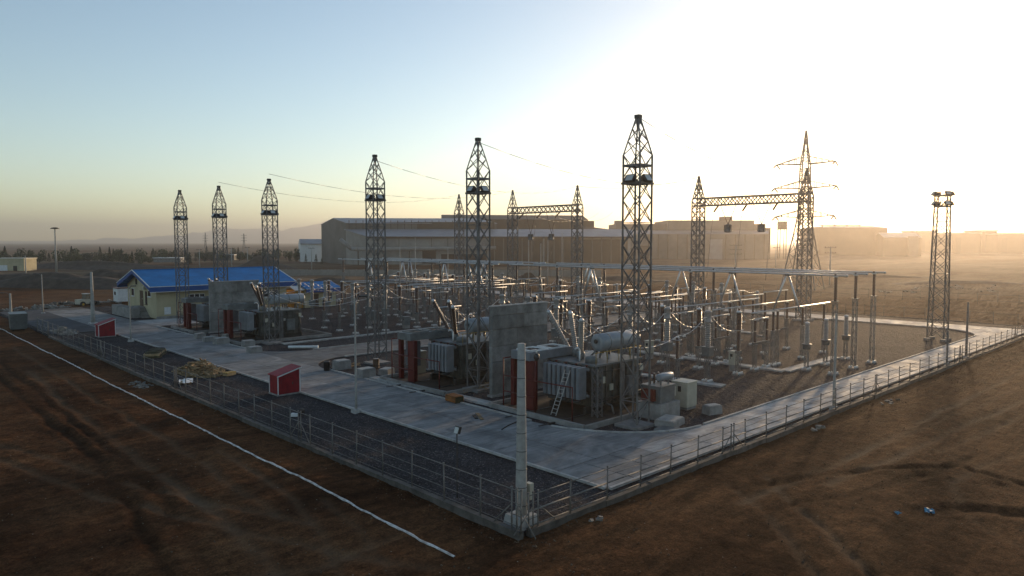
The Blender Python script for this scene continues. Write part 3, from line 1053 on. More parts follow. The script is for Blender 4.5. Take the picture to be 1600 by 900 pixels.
def kit_breaker():
    p = [('support', support_mesh(1.95, 0.14), None, None)]
    pad_parts(p)
    p.append(('drive_housing', MB().box((0, 0, 2.05), (0.5, 0.4, 0.24)).mesh('drive_housing', M_TXGREY), None, None))
    p.append(('lower_insulator', col_mesh(0.135, 2.17, 3.98, 13, M_BROWN), None, None))
    p.append(('interrupter', col_mesh(0.215, 4.08, 5.62, 11, M_BROWN, 1.3, 12), None, None))
    p.append(('terminal', MB().box((0.2, 0, 4.03), (0.95, 0.22, 0.08)).mesh('terminal', M_ALU), None, None))
    p.append(('top_terminal', MB().lathe([(0.2, 5.62), (0.26, 5.68), (0.2, 5.75), (0.08, 5.8)], 10).box((0.2, 0, 5.72), (0.6, 0.14, 0.05)).mesh('top_terminal', M_ALU), None, None))
    return p


def kit_disconnector(span=2.3, h=2.55, arm_up=False):
    p = []
    for s in (-1, 1):
        p.append(('support', support_mesh(h - 0.15, 0.13), None, (s * span / 2, 0, 0)))
        pad_parts(p, (s * span / 2, 0, 0), True)
    bm = MB().beam((-span / 2 - 0.4, 0, h), (span / 2 + 0.4, 0, h), 0.2, 0.16).mesh('base_beam', M_STEEL)
    p.append(('base_beam', bm, None, None))
    for s in (-1, 1):
        m = MB()
        m.lathe(sheds(0.105, h + 0.1, h + 1.12, 8), 10, (s * span / 2, 0, 0)).lathe(sheds(0.1, h + 1.16, h + 2.15, 8), 10, (s * span / 2, 0, 0))
        p.append(('post_insulator', m.mesh('post_insulator', M_BROWN), None, None))
    am = MB().tube((-span / 2 - 0.25, 0, h + 2.26), (span / 2 + 0.25, 0, h + 2.26), 0.055, 8)
    for s in (-1, 1):
        am.box((s * span / 2, 0, h + 2.2), (0.36, 0.2, 0.1))
    p.append(('contact_arm', am.mesh('contact_arm', M_ALU), None, None))
    p.append(('drive_rod', MB().tube((span / 2, 0.16, h), (span / 2, 0.16, 1.1), 0.03, 6).box((span / 2, 0.25, 1.0), (0.35, 0.25, 0.5)).mesh('drive_rod', M_STEEL), None, None))
    return p


def kit_arrester():
    p = [('support', support_mesh(2.5, 0.12, 0.045, 0.025), None, None)]
    pad_parts(p, None, True)
    p.append(('insulator_column', col_mesh(0.115, 2.56, 4.25, 14, M_BROWN), None, None))
    ring = MB()
    for i in range(12):
        a, b = i * math.pi / 6, (i + 1) * math.pi / 6
        ring.tube((0.34 * math.cos(a), 0.34 * math.sin(a), 4.1), (0.34 * math.cos(b), 0.34 * math.sin(b), 4.1), 0.028, 6)
    for i in range(3):
        a = i * 2.094
        ring.beam((0.08 * math.cos(a), 0.08 * math.sin(a), 4.28), (0.34 * math.cos(a), 0.34 * math.sin(a), 4.1), 0.03)
    p.append(('grading_ring', ring.mesh('grading_ring', M_ALU), None, None))
    p.append(('cap', MB().lathe([(0.15, 4.25), (0.17, 4.3), (0.05, 4.42)], 8).mesh('cap', M_ALU), None, None))
    return p


def kit_voltage_transformer():
    p = [('support', support_mesh(1.95, 0.14), None, None)]
    pad_parts(p)
    p.append(('tank', MB().lathe([(0.34, 1.98), (0.36, 2.05), (0.36, 2.35), (0.46, 2.4), (0.46, 2.46), (0.2, 2.5)], 12).box((0.35, 0, 2.15), (0.22, 0.3, 0.3)).mesh('tank', M_TXGREY), None, None))
    p.append(('insulator_column', col_mesh(0.175, 2.46, 4.35, 13, M_GREYPORC), None, None))
    p.append(('cap', MB().lathe([(0.18, 4.35), (0.24, 4.4), (0.22, 4.5), (0.06, 4.56)], 10).mesh('cap', M_ALU), None, None))
    return p


def kit_bus_post(h=9.0, ins=2.25):
    zs = h - ins - 0.12
    p = [('support', support_mesh(zs, 0.17, 0.055, 0.032, 9), None, None)]
    pad_parts(p)
    p.append(('post_insulator', col_mesh(0.115, zs + 0.06, h - 0.14, 14, M_BROWN), None, None))
    p.append(('clamp', MB().box((0, 0, h - 0.12), (0.28, 0.34, 0.1)).mesh('clamp', M_ALU), None, None))
    return p


def kit_low_post(h=5.4, ins=1.9):
    zs = h - ins - 0.1
    p = [('support', support_mesh(zs, 0.12, 0.045, 0.025), None, None)]
    pad_parts(p, None, True)
    p.append(('post_insulator', col_mesh(0.105, zs + 0.06, h - 0.12, 12, M_BROWN), None, None))
    p.append(('clamp', MB().box((0, 0, h - 0.1), (0.3, 0.22, 0.08)).mesh('clamp', M_ALU), None, None))
    return p


K_CT, K_CB, K_DS, K_SA, K_VT, K_BP, K_LP = kit_current_transformer(), kit_breaker(), kit_disconnector(), kit_arrester(), kit_voltage_transformer(), kit_bus_post(), kit_low_post()
K_DS2 = kit_disconnector(3.0, 2.9)

PH = ('rightmost of three', 'middle of three', 'leftmost of three')


def lead(root, pts, r=0.028):
    """A slack connecting cable, part of the apparatus it is bolted to (world points)."""
    inv = Matrix.Translation(-Vector(root.location)) if not root.rotation_euler.z else (Matrix.Translation(root.location) @ Matrix.Rotation(root.rotation_euler.z, 4, 'Z')).inverted()
    MB().path([inv @ Vector(p) for p in pts], r, 5).build('connecting_cable', M_ALU, root)


def transformer_bay(yc, where, sp=4.1, arresters=True):
    for k in range(3):
        y = yc + (k - 1) * sp
        w = PH[k]
        ct = place(K_CT, 'current_transformer', 'grey current transformer %s, %s' % (where, w), 'current transformer', (54.2, y, 0), 0, 'current transformers')
        cb = place(K_CB, 'circuit_breaker', 'thick-topped breaker pole %s, %s' % (where, w), 'circuit breaker', (59.4, y, 0), 0, 'circuit breaker poles')
        lead(cb, catenary((59.2, y, 4.05), (54.8, y, 5.6), 0.5, 8))
        ds = place(K_DS, 'disconnector', 'two-post disconnector %s, %s' % (where, w), 'disconnector', (63.6, y, 0), 0, 'bus disconnectors')
        lead(ds, catenary((59.7, y, 5.74), (62.3, y, 4.85), 0.35, 7))
        tb = thing('tubular_busbar', 'thin level tube %s, %s' % (where, w), 'busbar', (61.8, y, 5.42), 0, 'low tube conductors')
        MB().tube((0, 0, 0), (17.2, 0, 0), 0.065, 8).build('tube', M_ALU, tb)
        for x in (66.9, 72.4, 77.6):
            place(K_LP, 'post_insulator', '%s tube insulator %s, %s' % ({66.9: 'first', 72.4: 'second', 77.6: 'third'}[x], where, w), 'insulator', (x, y, 0), 0, 'tube support insulators')
        if arresters:
            sa = place(K_SA, 'surge_arrester', 'slim ringed arrester %s, %s' % (where, w), 'arrester', (49.6, y, 0), 0, 'surge arresters')
            lead(sa, catenary((49.6, y, 4.4), (53.6, y, 5.6), 0.4, 7))


BAYS_T = [(36.6, 'behind the near transformer'), (54.2, 'behind the blast wall'), (85.5, 'behind the third transformer'), (101.5, 'behind the far blast wall')]
for yc, wh in BAYS_T:
    transformer_bay(yc, wh)


def line_bay(yc, where, sp=4.6):
    for k in range(3):
        y = yc + (k - 1) * sp
        w = PH[k]
        ds = place(K_DS2, 'disconnector', 'wide disconnector beyond the busbars %s, %s' % (where, w), 'disconnector', (82.0, y, 0), 0, 'line disconnectors')
        cb = place(K_CB, 'circuit_breaker', 'brown breaker pole beyond the busbars %s, %s' % (where, w), 'circuit breaker', (87.5, y, 0), 0, 'line breaker poles')
        lead(cb, catenary((87.5, y, 5.74), (83.6, y, 5.2), 0.35, 7))
        ct = place(K_CT, 'current_transformer', 'grey current transformer beyond the busbars %s, %s' % (where, w), 'current transformer', (92.0, y, 0), 0, 'line current transformers')
        lead(ct, catenary((91.5, y, 5.6), (87.9, y, 4.05), 0.4, 7))
        ds3 = place(K_DS, 'disconnector', 'outer disconnector %s, %s' % (where, w), 'disconnector', (97.0, y, 0), 0, 'outer line disconnectors')
        lead(ds3, catenary((95.8, y, 4.85), (92.5, y, 5.6), 0.3, 7))
        vt = place(K_VT, 'voltage_transformer', 'voltage transformer by the back road %s, %s' % (where, w), 'voltage transformer', (102.5, y, 0), 0, 'line voltage transformers')
        lead(vt, catenary((102.5, y, 4.56), (98.3, y, 4.85), 0.3, 7))


for yc, wh in [(57.7, 'below the sunlit gantry'), (103.5, 'below the dark-hall gantry'), (121.8, 'below the farthest gantry tower'), (80.0, 'between the two gantries')]:
    line_bay(yc, wh)

# bus voltage transformers by the right-hand road, high busbars with their posts and V droppers
for k, x in enumerate((66.1, 70.3, 75.2)):
    place(K_VT, 'voltage_transformer', 'grey voltage transformer %s of three on the gravel beside the right-hand road' % ('nearest', 'middle', 'farthest')[k], 'voltage transformer', (x, 29.2, 0), 0, 'bus voltage transformers')
BUSX = (65.6, 70.2, 74.8)
SECT = [(25.6, 69.0, 'right', (26.5, 41.5, 60.5)), (71.4, 113.0, 'left', (72.5, 84.0, 98.0, 111.5))]
NM = ('front', 'middle', 'rear')
for y0, y1, sec, posts in SECT:
    for k, x in enumerate(BUSX):
        b = thing('high_busbar', 'long pale high busbar tube, %s of three in the %s section' % (NM[k], sec), 'busbar', (x, y0, 9.0), 0, 'high tubular busbars')
        MB().tube((0, 0, 0), (0, y1 - y0, 0), 0.09, 10).build('tube', M_ALU, b)
        for s, yy in ((-1, 0), (1, y1 - y0)):
            MB().lathe([(0.09, 0), (0.12, 0.04), (0.11, 0.12), (0.04, 0.17)], 8, (0, yy, 0), Matrix.Rotation(R(-90 * s), 3, 'X')).build('end_cap', M_ALU, b)
        for yy in posts:
            if yy + 1 < y1:
                MB().box((0, yy - y0, 0), (0.26, 0.16, 0.26)).build('clamp_collar', M_STEEL, b)
        for j, yy in enumerate(posts):
            place(K_BP, 'busbar_post', 'busbar post under the %s high busbar, %s section, %s from the right' % (NM[k], sec, ('first', 'second', 'third', 'fourth')[j]), 'busbar post', (x, yy, 0), 0, 'high busbar posts')
vd = [(31.0, 0), (36.8, 0), (45.6, 1), (54.9, 0), (58.8, 1), (63.2, 2), (75.5, 0), (79.5, 1), (83.0, 0), (88.5, 2), (93.5, 0), (98.0, 1), (103.0, 0)]
for n, (y, k) in enumerate(vd):
    d = thing('busbar_dropper', 'pale inverted-V tube dropper, number %s from the right below the busbars' % ('one two three four five six seven eight nine ten eleven twelve thirteen'.split()[n]), 'dropper', (BUSX[k], y, 8.85), 0, 'inverted-V droppers')
    for s in (-1, 1):
        MB().tube((0, s * 0.12, 0), (0.3 * s, s * 1.45, -3.35), 0.085, 8).build('leg', M_ALU, d)
    MB().box((0, 0, 0.03), (0.3, 0.45, 0.16)).build('clamp', M_STEEL, d)
    place(K_LP, 'post_insulator', 'brown support insulator below V dropper number %s from the right' % ('one two three four five six seven eight nine ten eleven twelve thirteen'.split()[n]), 'insulator', (BUSX[k] + 0.3, y + 1.45, 0), 0, 'dropper support insulators')

# extra bus supports: pairs of posts joined by a short level tube, at the back of the yard and in front of the bays
tie_n = 0
for (x0, x1, y, where) in [(80.5, 86.0, 44.0, 'right of the sunlit gantry bay'), (80.5, 86.0, 47.8, 'beside the sunlit gantry bay'), (81.0, 87.0, 70.0, 'left of the sunlit gantry bay'), (90.0, 96.0, 45.5, 'below the right gantry tower'),
                           (79.5, 85.0, 91.5, 'behind the left busbars'), (79.5, 85.0, 95.0, 'farther behind the left busbars'), (90.0, 96.0, 92.0, 'before the dark-hall gantry'), (44.8, 47.2, 57.6, 'left of the near blast wall'),
                           (66.5, 72.0, 47.0, 'below the right busbars'), (66.5, 72.0, 65.0, 'near the end of the right busbars'), (66.5, 72.0, 77.0, 'near the end of the left busbars'), (66.5, 72.0, 92.5, 'below the left busbars')]:
    tie = thing('bus_support', 'pair of brown posts joined by a level tube ' + where, 'bus support', ((x0 + x1) / 2, y, 0), 0, 'paired bus supports')
    for s in (-1, 1):
        dx = s * (x1 - x0) / 2
        link('support', K_LP[0][1], tie, (dx, 0, 0))
        link('footing', PADS, tie, (dx, 0, 0))
        link('post_insulator', K_LP[3][1], tie, (dx, 0, 0))
    MB().tube((-(x1 - x0) / 2 - .5, 0, 5.36), ((x1 - x0) / 2 + .5, 0, 5.36), 0.06, 8).build('tube', M_ALU, tie)

# ------------------------------------------------------------------ power transformers
def transformer_kit(var):
    """Parts of one power transformer; the local origin lies on the ground below the tank's road side."""
    p = []

    def add(nm, mb, m, par=None):
        p.append((nm, mb.mesh(nm, m), par, None))
        return len(p) - 1
    X, Y = -40.0, -33.0

    def B(x0, x1, y0, y1, z0, z1, mb=None):
        return (mb or MB()).span(x0 + X, x1 + X, y0 + Y, y1 + Y, z0, z1)
    sk = B(37.6, 43.6, 31.9, 32.2, 0.1, 0.55)
    B(37.6, 43.6, 35.1, 35.4, 0.1, 0.55, sk)
    add('skid', sk, M_DARKSTEEL)
    tank = B(38.0, 43.2, 31.5, 35.7, 0.55, 3.4)
    t_i = add('tank', tank, M_TXDARK)
    add('tank_cover', B(37.85, 43.35, 31.35, 35.85, 3.4, 3.52), M_TXGREY, t_i)
    for k in range(7):
        add('stiffener', B(38.3 + 0.78 * k, 38.4 + 0.78 * k, 31.36, 31.5, 0.6, 3.38), M_TXDARK, t_i)
    for k in range(5):
        add('stiffener', B(37.88, 38.0, 31.7 + 0.9 * k, 31.8 + 0.9 * k, 0.6, 3.38), M_TXDARK, t_i)
    # radiator panels on the road side
    fin = MB().box((0, 0, 0), (0.74, 0.30, 2.16)).box((-0.385, 0, 0), (0.03, 0.22, 2.0)).mesh('radiator_panel', M_RADIATOR)
    n_f = 8 if var == 0 else 6
    for k in range(n_f):
        p.append(('radiator_panel', fin, None, (36.85 + X, 31.75 + 0.44 * k + Y, 2.38)))
    hd = MB()
    for z in (1.45, 3.28):
        hd.tube((37.35 + X, 31.5 + Y, z), (37.35 + X, 31.9 + 0.44 * n_f + Y, z), 0.11, 8)
        hd.tube((37.35 + X, 32.2 + Y, z), (38.05 + X, 32.2 + Y, z), 0.11, 8)
        hd.tube((37.35 + X, 34.4 + Y, z), (38.05 + X, 34.4 + Y, z), 0.11, 8)
    add('oil_header', hd, M_TXGREY)
    # fan cooler box on top of the red frame
    cb = B(35.6, 40.2, 35.45, 37.35, 3.6, 4.2)
    c_i = add('cooler_box', cb, M_RADIATOR if var == 0 else M_TXGREY)
    for k in range(2):
        x0 = 36.0 + 2.1 * k
        rim = MB()
        for (a0, a1, b0, b1) in ((x0, x0 + 1.7, 35.6, 35.72), (x0, x0 + 1.7, 37.08, 37.2), (x0, x0 + 0.12, 35.72, 37.08), (x0 + 1.58, x0 + 1.7, 35.72, 37.08)):
            B(a0, a1, b0, b1, 4.2, 4.29, rim)
        add('fan_rim', rim, M_WHITE if var == 0 else M_TXGREY, c_i)
        fan = MB().tube((x0 + 0.85 + X, 36.4 + Y, 4.2), (x0 + 0.85 + X, 36.4 + Y, 4.215), 0.6, 18)
        for a in range(5):
            an = a * 1.2566
            fan.beam((x0 + 0.85 + X, 36.4 + Y, 4.235), (x0 + 0.85 + X + 0.55 * math.cos(an), 36.4 + Y + 0.55 * math.sin(an), 4.24), 0.16, 0.012)
        add('fan', fan, M_DARK, c_i)
    # second, shaded panel bank below the cooler box
    for k in range(3):
        p.append(('radiator_panel', fin, None, (36.85 + X, 36.35 + 0.44 * k + Y, 2.3)))
    # red fire-fighting frame
    for (x0, x1, y0, y1) in ((35.75, 36.15, 35.2, 36.05), (39.6, 40.0, 35.9, 36.5), (36.0, 36.35, 37.45, 37.8)):
        add('red_column', B(x0, x1, y0, y1, 0.05, 3.6), M_RED)
    pipes = [((35.45, 34.75, 0.05), (35.45, 34.75, 3.75)), ((35.45, 34.75, 1.15), (35.45, 38.0, 1.15)), ((35.45, 34.75, 2.3), (35.45, 38.0, 2.3)), ((35.45, 38.0, 0.05), (35.45, 38.0, 3.6)),
             ((35.45, 34.75, 2.3), (35.45, 31.3, 2.35)), ((35.45, 31.3, 0.05), (35.45, 31.3, 2.35)), ((35.45, 38.0, 3.55), (44.0, 38.0, 3.55)), ((44.0, 38.0, 0.05), (44.0, 38.0, 3.55)), ((44.2, 38.0, 2.2), (44.2, 31.0, 2.2))]
    for a, b in pipes[:9 if var == 0 else 7]:
        add('red_pipe', MB().tube((a[0] + X, a[1] + Y, a[2]), (b[0] + X, b[1] + Y, b[2]), 0.045, 8), M_RED)
    # conservator
    rot = Matrix.Rotation(R(90), 3, 'Y')
    cons = MB().lathe([(0.35, 0.0), (0.58, 0.05), (0.64, 0.14), (0.64, 4.4), (0.58, 4.5), (0.35, 4.56)], 20, (39.85 + X, 32.9 + Y, 4.75), rot)
    v_i = add('conservator', cons, M_CONSERV)
    add('oil_gauge', MB().lathe([(0.16, 0), (0.16, 0.07)], 12, (39.80 + X, 32.9 + Y, 4.85), Matrix.Rotation(R(-90), 3, 'Y')), M_DARKSTEEL, v_i)
    for k in (0.9, 2.3, 3.7):
        add('conservator_strap', MB().lathe([(0.655, 0), (0.66, 0.04), (0.655, 0.08)], 20, (39.85 + k + X, 32.9 + Y, 4.75), rot), M_TXGREY, v_i)
    for x in (40.7, 43.4):
        add('conservator_leg', MB().beam((x + X, 32.5 + Y, 3.5), (x + X, 32.7 + Y, 4.25), 0.12), M_TXGREY)
        add('conservator_leg', MB().beam((x + X, 33.3 + Y, 3.5), (x + X, 33.1 + Y, 4.25), 0.12), M_TXGREY)
    add('buchholz_pipe', MB().path([(41.5 + X, 33.3 + Y, 4.4), (41.2 + X, 34.0 + Y, 4.0), (40.9 + X, 34.3 + Y, 3.5)], 0.07, 8), M_TXGREY)
    # high-voltage bushings: three leaning columns, and a short low-voltage group
    for k, (a, b) in enumerate((((40.3, 36.0, 3.5), (39.4, 37.2, 6.7)), ((40.1, 35.0, 3.5), (39.6, 35.2, 6.75)), ((39.5, 34.1, 3.5), (38.2, 32.9, 6.5)))):
        a, b = Vector(a) + Vector((X, Y, 0)), Vector(b) + Vector((X, Y, 0))
        if k == 0:
            a.y -= 0.4
        d = b - a
        q = d.to_track_quat('Z', 'Y').to_matrix()
        L = d.length
        tu = add('turret', MB().lathe([(0.30, -0.1), (0.30, 0.55), (0.24, 0.6), (0.22, 0.66)], 12, a, q), M_TXGREY)
        add('bushing', MB().lathe(sheds(0.135 if var else 0.15, 0.66, L - 0.1, 16, 1.35), 10, a, q), M_BROWN if var else M_GREYPORC, tu)
        add('bushing_cap', MB().lathe([(0.16, L - 0.1), (0.19, L), (0.13, L + 0.12), (0.03, L + 0.2)], 10, a, q), M_ALU, tu)
    for k in range(3):
        add('low_voltage_bushing', MB().lathe(sheds(0.08, 3.52, 4.3, 6), 8, (42.7 + X, 34.0 + 0.6 * k + Y, 0)), M_BROWN)
    add('control_cubicle', B(41.2, 42.2, 30.95, 31.33, 1.0, 2.4), M_TXGREY)
    add('tap_changer', MB().lathe([(0.45, 3.52), (0.45, 3.85), (0.4, 3.95), (0.15, 4.0)], 14, (38.7 + X, 32.4 + Y, 0)), M_TXGREY)
    vp = MB().path([(38.6 + X, 33.4 + Y, 3.5), (38.6 + X, 33.4 + Y, 4.3), (38.4 + X, 33.4 + Y, 4.5), (38.1 + X, 33.4 + Y, 4.45)], 0.06, 8)
    add('relief_pipe', vp, M_WHITE)
    # small fittings: pipe runs, valves, cable tray, junction boxes, handrail
    for z, dx in ((0.9, 0.12), (1.1, 0.2), (3.0, 0.14)):
        add('cable_run', MB().path([(38.2 + X, 31.5 - dx + Y, z), (41.0 + X, 31.42 - dx + Y, z), (43.0 + X, 31.45 - dx + Y, z + .05), (43.3 + X, 31.5 - dx + Y, 0.1)], 0.035, 6), M_DARKSTEEL)
    for k in range(4):
        add('valve', MB().lathe([(.05, 0), (.05, .1), (.12, .11), (.12, .14), (.03, .15)], 8, (37.6 + X, 31.9 + .95 * k + Y, 3.38)), M_RED)
    for x, y, z in ((38.5, 31.25, 2.2), (39.4, 31.25, 1.6), (42.9, 31.25, 2.6)):
        add('junction_box', B(x, x + .35, y, y + .12, z, z + .45), M_CREAM)
    for k in range(3):
        add('cooling_fan', MB().lathe([(.34, 0), (.36, .03), (.36, .16), (.34, .18)], 14, (36.85 + X, 32.2 + 1.1 * k + Y, 1.0)), M_DARKSTEEL)
    for (a, b) in (((37.95, 31.45), (43.25, 31.45)), ((43.25, 31.45), (43.25, 35.75))):
        add('handrail', MB().tube((a[0] + X, a[1] + Y, 4.35), (b[0] + X, b[1] + Y, 4.35), .025, 6), M_YELLOW)
        for t in (0.02, .25, .5, .75, .98):
            q = Vector((a[0] + X, a[1] + Y, 0)).lerp(Vector((b[0] + X, b[1] + Y, 0)), t)
            add('handrail_post', MB().tube((q.x, q.y, 3.52), (q.x, q.y, 4.35), .022, 6), M_YELLOW)
    add('cable_tray', B(40.4, 40.7, 31.0, 31.2, .1, 3.4), M_STEEL)
    add('drain_pipe', MB().path([(39.0 + X, 31.35 + Y, .7), (39.0 + X, 30.8 + Y, .7), (39.0 + X, 30.6 + Y, .1)], .06, 8), M_TXGREY)
    add('name_plate', B(40.9, 41.15, 31.33, 31.36, 2.2, 2.5), M_ALU)
    return p


KT0, KT1 = transformer_kit(0), transformer_kit(1)
TXS = [(33.0, KT0, 'large grey power transformer nearest the camera, with a ladder against its radiators'), (47.3, KT1, 'power transformer with blue-grey conservator left of the near blast wall'),
       (85.6, KT1, 'power transformer in front of the right half of the blue roof'), (99.7, KT1, 'power transformer partly hidden left of the far blast wall')]
for y, kit, lab in TXS:
    t = place(kit, 'power_transformer', lab, 'transformer', (40.0, y, 0), 0, 'power transformers')
    side = {33.0: 'nearest', 47.3: 'second', 85.6: 'third', 99.7: 'farthest'}[y]
    bd = thing('oil_bund', 'concrete bund kerb with dark gravel round the %s transformer' % side, 'bund', (40.0, y, 0), 0, 'transformer bunds')
    x0, x1, y0, y1 = -5.4, 6.4, (-3.6 if y < 99 else -3.1), 5.6
    for (a, b) in (((x0, y0), (x1, y0)), ((x1, y0 + .13), (x1, y1 - .13)), ((x1, y1), (x0, y1)), ((x0, y1 - .13), (x0, y0 + .13))):
        MB().beam((a[0], a[1], 0.14), (b[0], b[1], 0.14), 0.2, 0.34).build('kerb', M_CONC, bd)
    MB().span(x0 + .1, x1 - .1, y0 + .1, y1 - .1, -0.05, 0.06).build('pit_gravel', M_SOIL, bd)
    for yy in (-1.0, 2.2):
        MB().span(x0 - 1.6, x1 - 0.3, yy - 0.06, yy + 0.06, 0.0, 0.1).build('rail', M_DARKSTEEL, bd)
    # slack leads from the bushings to the bay behind
    for k, (bx, by, bz, ay) in enumerate(((39.4, 4.2, 6.85, 4.1), (39.6, 2.2, 6.9, 0.0), (38.2, -0.1, 6.65, -4.1))):
        yc = {33.0: 36.6, 47.3: 54.2, 85.6: 85.5, 99.7: 101.5}[y]
        inv = Vector((-40.0, -y, 0))
        MB().path([Vector(v) + inv for v in catenary((bx, y + by, bz), (49.6, yc + ay, 4.4), 1.5, 12)], 0.032, 5).build('connecting_cable', M_ALU, t)


# --- blast walls of precast panels
def blast_wall(x0, x1, y, h, label):
    w = thing('blast_wall', label, 'wall', (x0, y, 0), 0, 'blast walls between transformers')
    L = x1 - x0
    rows = [0.0, 2.7, 3.9, 5.2, 6.3, h]
    k = 0
    for a, b in zip(rows, rows[1:]):
        n = 2 if a > 0 else 3
        for i in range(n):
            u0, u1 = L * i / n + 0.02, L * (i + 1) / n - 0.02
            if n == 2:
                sh = (0.35 if k % 2 else -0.4)
                u0, u1 = (u0, u1 + sh) if i == 0 else (u0 + sh, u1)
            dy = random.uniform(-0.02, 0.02)
            MB().span(u0, u1, -0.17 + dy, 0.17 + dy, a + 0.016, b - 0.016).build('panel', M_PANEL, w)
        k += 1
    MB().span(-0.05, L + 0.05, -0.21, 0.21, h, h + 0.07).build('coping', M_CONC_L, w)
    MB().span(-0.12, L + 0.12, -0.3, 0.3, -0.2, 0.12).build('footing', M_CONC, w)
    return w


blast_wall(36.9, 43.1, 41.0, 7.0, 'tall grey precast blast wall between the two near transformers')
blast_wall(36.4, 43.2, 96.0, 6.7, 'grey precast blast wall in front of the blue-roofed building')

# --- auxiliary plant by the near transformer
ax = thing('earthing_transformer', 'small green-grey transformer on a concrete block beside the tallest tower', 'transformer', (41.4, 28.7, 0))
MB().span(-1.3, 1.0, -1.2, 0.8, -0.1, 1.05).build('plinth', M_CONC, ax)
tk = MB().span(-1.0, 0.7, -0.95, 0.55, 1.06, 2.15).build('tank', M_TXGREY, ax)
MB().span(-1.08, 0.78, -1.03, 0.63, 2.15, 2.22).build('cover', M_TXGREY, tk)
MB().lathe([(0.15, 0), (0.24, 0.04), (0.26, 0.1), (0.26, 1.5), (0.22, 1.56)], 14, (-0.7, -0.55, 2.75), Matrix.Rotation(R(90), 3, 'Y')).build('conservator', M_CONSERV, ax)
for x in (-0.4, 0.5):
    MB().beam((x, -0.55, 2.2), (x, -0.55, 2.55), 0.08).build('bracket', M_TXGREY, ax)
for k in range(3):
    MB().lathe(sheds(0.07, 2.22, 2.9, 6), 8, (-0.6 + 0.5 * k, 0.2, 0)).build('bushing', M_BROWN, ax)
MB().span(0.78, 1.05, -0.8, -0.4, 1.3, 1.95).build('marshalling_box', M_CREAM, ax)
MB().span(-1.35, -1.05, -0.6, 0.4, 1.2, 2.0).build('radiator', M_RED, ax)


def cabinet(name, x, y, s, label, m=M_CREAM, rz=0.0, z0=0.0, leg=0.12):
    c = thing(name, label, 'cabinet', (x, y, z0), rz)
    sx, sy, sz = s
    MB().span(-sx / 2 + .04, sx / 2 - .04, -sy / 2 + .04, sy / 2 - .04, 0, leg).build('base', M_CONC, c)
    MB().span(-sx / 2, sx / 2, -sy / 2, sy / 2, leg, leg + sz).build('body', m, c)
    MB().span(-sx / 2 - .06, sx / 2 + .06, -sy / 2 - .06, sy / 2 + .06, leg + sz, leg + sz + .06).build('roof', m, c)
    d = MB().span(-sx / 2 - .025, -sx / 2 - .003, -sy / 2 + .05, sy / 2 - .05, leg + .06, leg + sz - .06).build('door', m, c)
    MB().span(-sx / 2 - .05, -sx / 2 - .027, sy / 2 - .25, sy / 2 - .2, leg + sz * .45, leg + sz * .6).build('handle', M_DARKSTEEL, d)
    MB().span(-sx / 2 - .04, -sx / 2 - .027, -.12, .14, leg + sz * .62, leg + sz * .85).build('window', M_GLASS, d)
    return c


cabinet('control_cabinet', 44.5, 28.5, (1.25, 1.25, 1.75), 'large cream cabinet with a bright top right of the tallest tower', leg=0.2)
cabinet('control_cabinet', 60.6, 33.6, (0.8, 0.6, 1.2), 'raised pale green cabinet on the sunlit gravel behind the near bay', leg=0.65)
cabinet('control_cabinet', 60.8, 43.2, (0.8, 0.6, 1.2), 'pale green cabinet behind the near breakers', leg=0.65)
cabinet('control_cabinet', 38.6, 52.8, (1.2, 0.9, 1.9), 'tall beige cabinet left of the second transformer', leg=0.15)
cabinet('control_cabinet', 57.8, 90.5, (1.3, 0.9, 1.3), 'grey cabinet among the breakers before the ochre gatehouse', M_TXGREY, leg=0.5)
cabinet('control_cabinet', 58.0, 82.0, (0.9, 0.7, 1.1), 'small grey cabinet among the left bay supports', M_TXGREY, leg=0.5)
cabinet('control_cabinet', 57.5, 62.0, (0.9, 0.7, 1.2), 'small cabinet left of the bay behind the blast wall', M_TXGREY, leg=0.5)

lp = thing('lattice_post', 'short lattice post at the corner of the near transformer', 'post', (37.6, 30.95, 0))
for m in lattice_meshes([(0.1 + 0.55 * k, 0.24) for k in range(7)], 0.07, 0.045, 'x')[0]:
    link('leg', m, lp)
link('bracing', lattice_meshes([(0.1 + 0.55 * k, 0.24) for k in range(7)], 0.07, 0.045, 'x')[1], lp)

ld = thing('ladder', 'aluminium ladder leaning against the near radiators', 'ladder', (35.75, 33.3, 0.1))
top = Vector((0.62, -0.75, 3.15))
side = Vector((0.0, 0.23, 0))
for s in (-1, 1):
    MB().beam(side * s, top + side * s, 0.06).build('rail', M_ALU, ld)
for k in range(11):
    c = top * ((k + 0.6) / 11.5)
    MB().beam(c - side, c + side, 0.045).build('rung', M_ALU, ld)


# --- cable trenches with cover slabs
def trench(x0, y0, x1, y1, label, w=0.8):
    t = thing('cable_trench', label, 'cable trench', (x0, y0, 0), math.atan2(y1 - y0, x1 - x0), 'cable trenches')
    L = math.hypot(x1 - x0, y1 - y0)
    n = max(2, round(L / 1.0))
    MB().span(0, L, -w / 2 - 0.12, -w / 2 - 0.01, -0.2, 0.1).build('edge_kerb', M_CONC_L, t)
    MB().span(0, L, w / 2 + 0.01, w / 2 + 0.12, -0.2, 0.1).build('edge_kerb', M_CONC_L, t)
    me = MB().span(0.01, L / n - 0.01, -w / 2, w / 2, -0.02, 0.085).mesh('cover_slab', M_CONC_L)
    for i in range(n):
        link('cover_slab', me, t, (i * L / n, 0, random.uniform(-0.012, 0.012)))
    return t


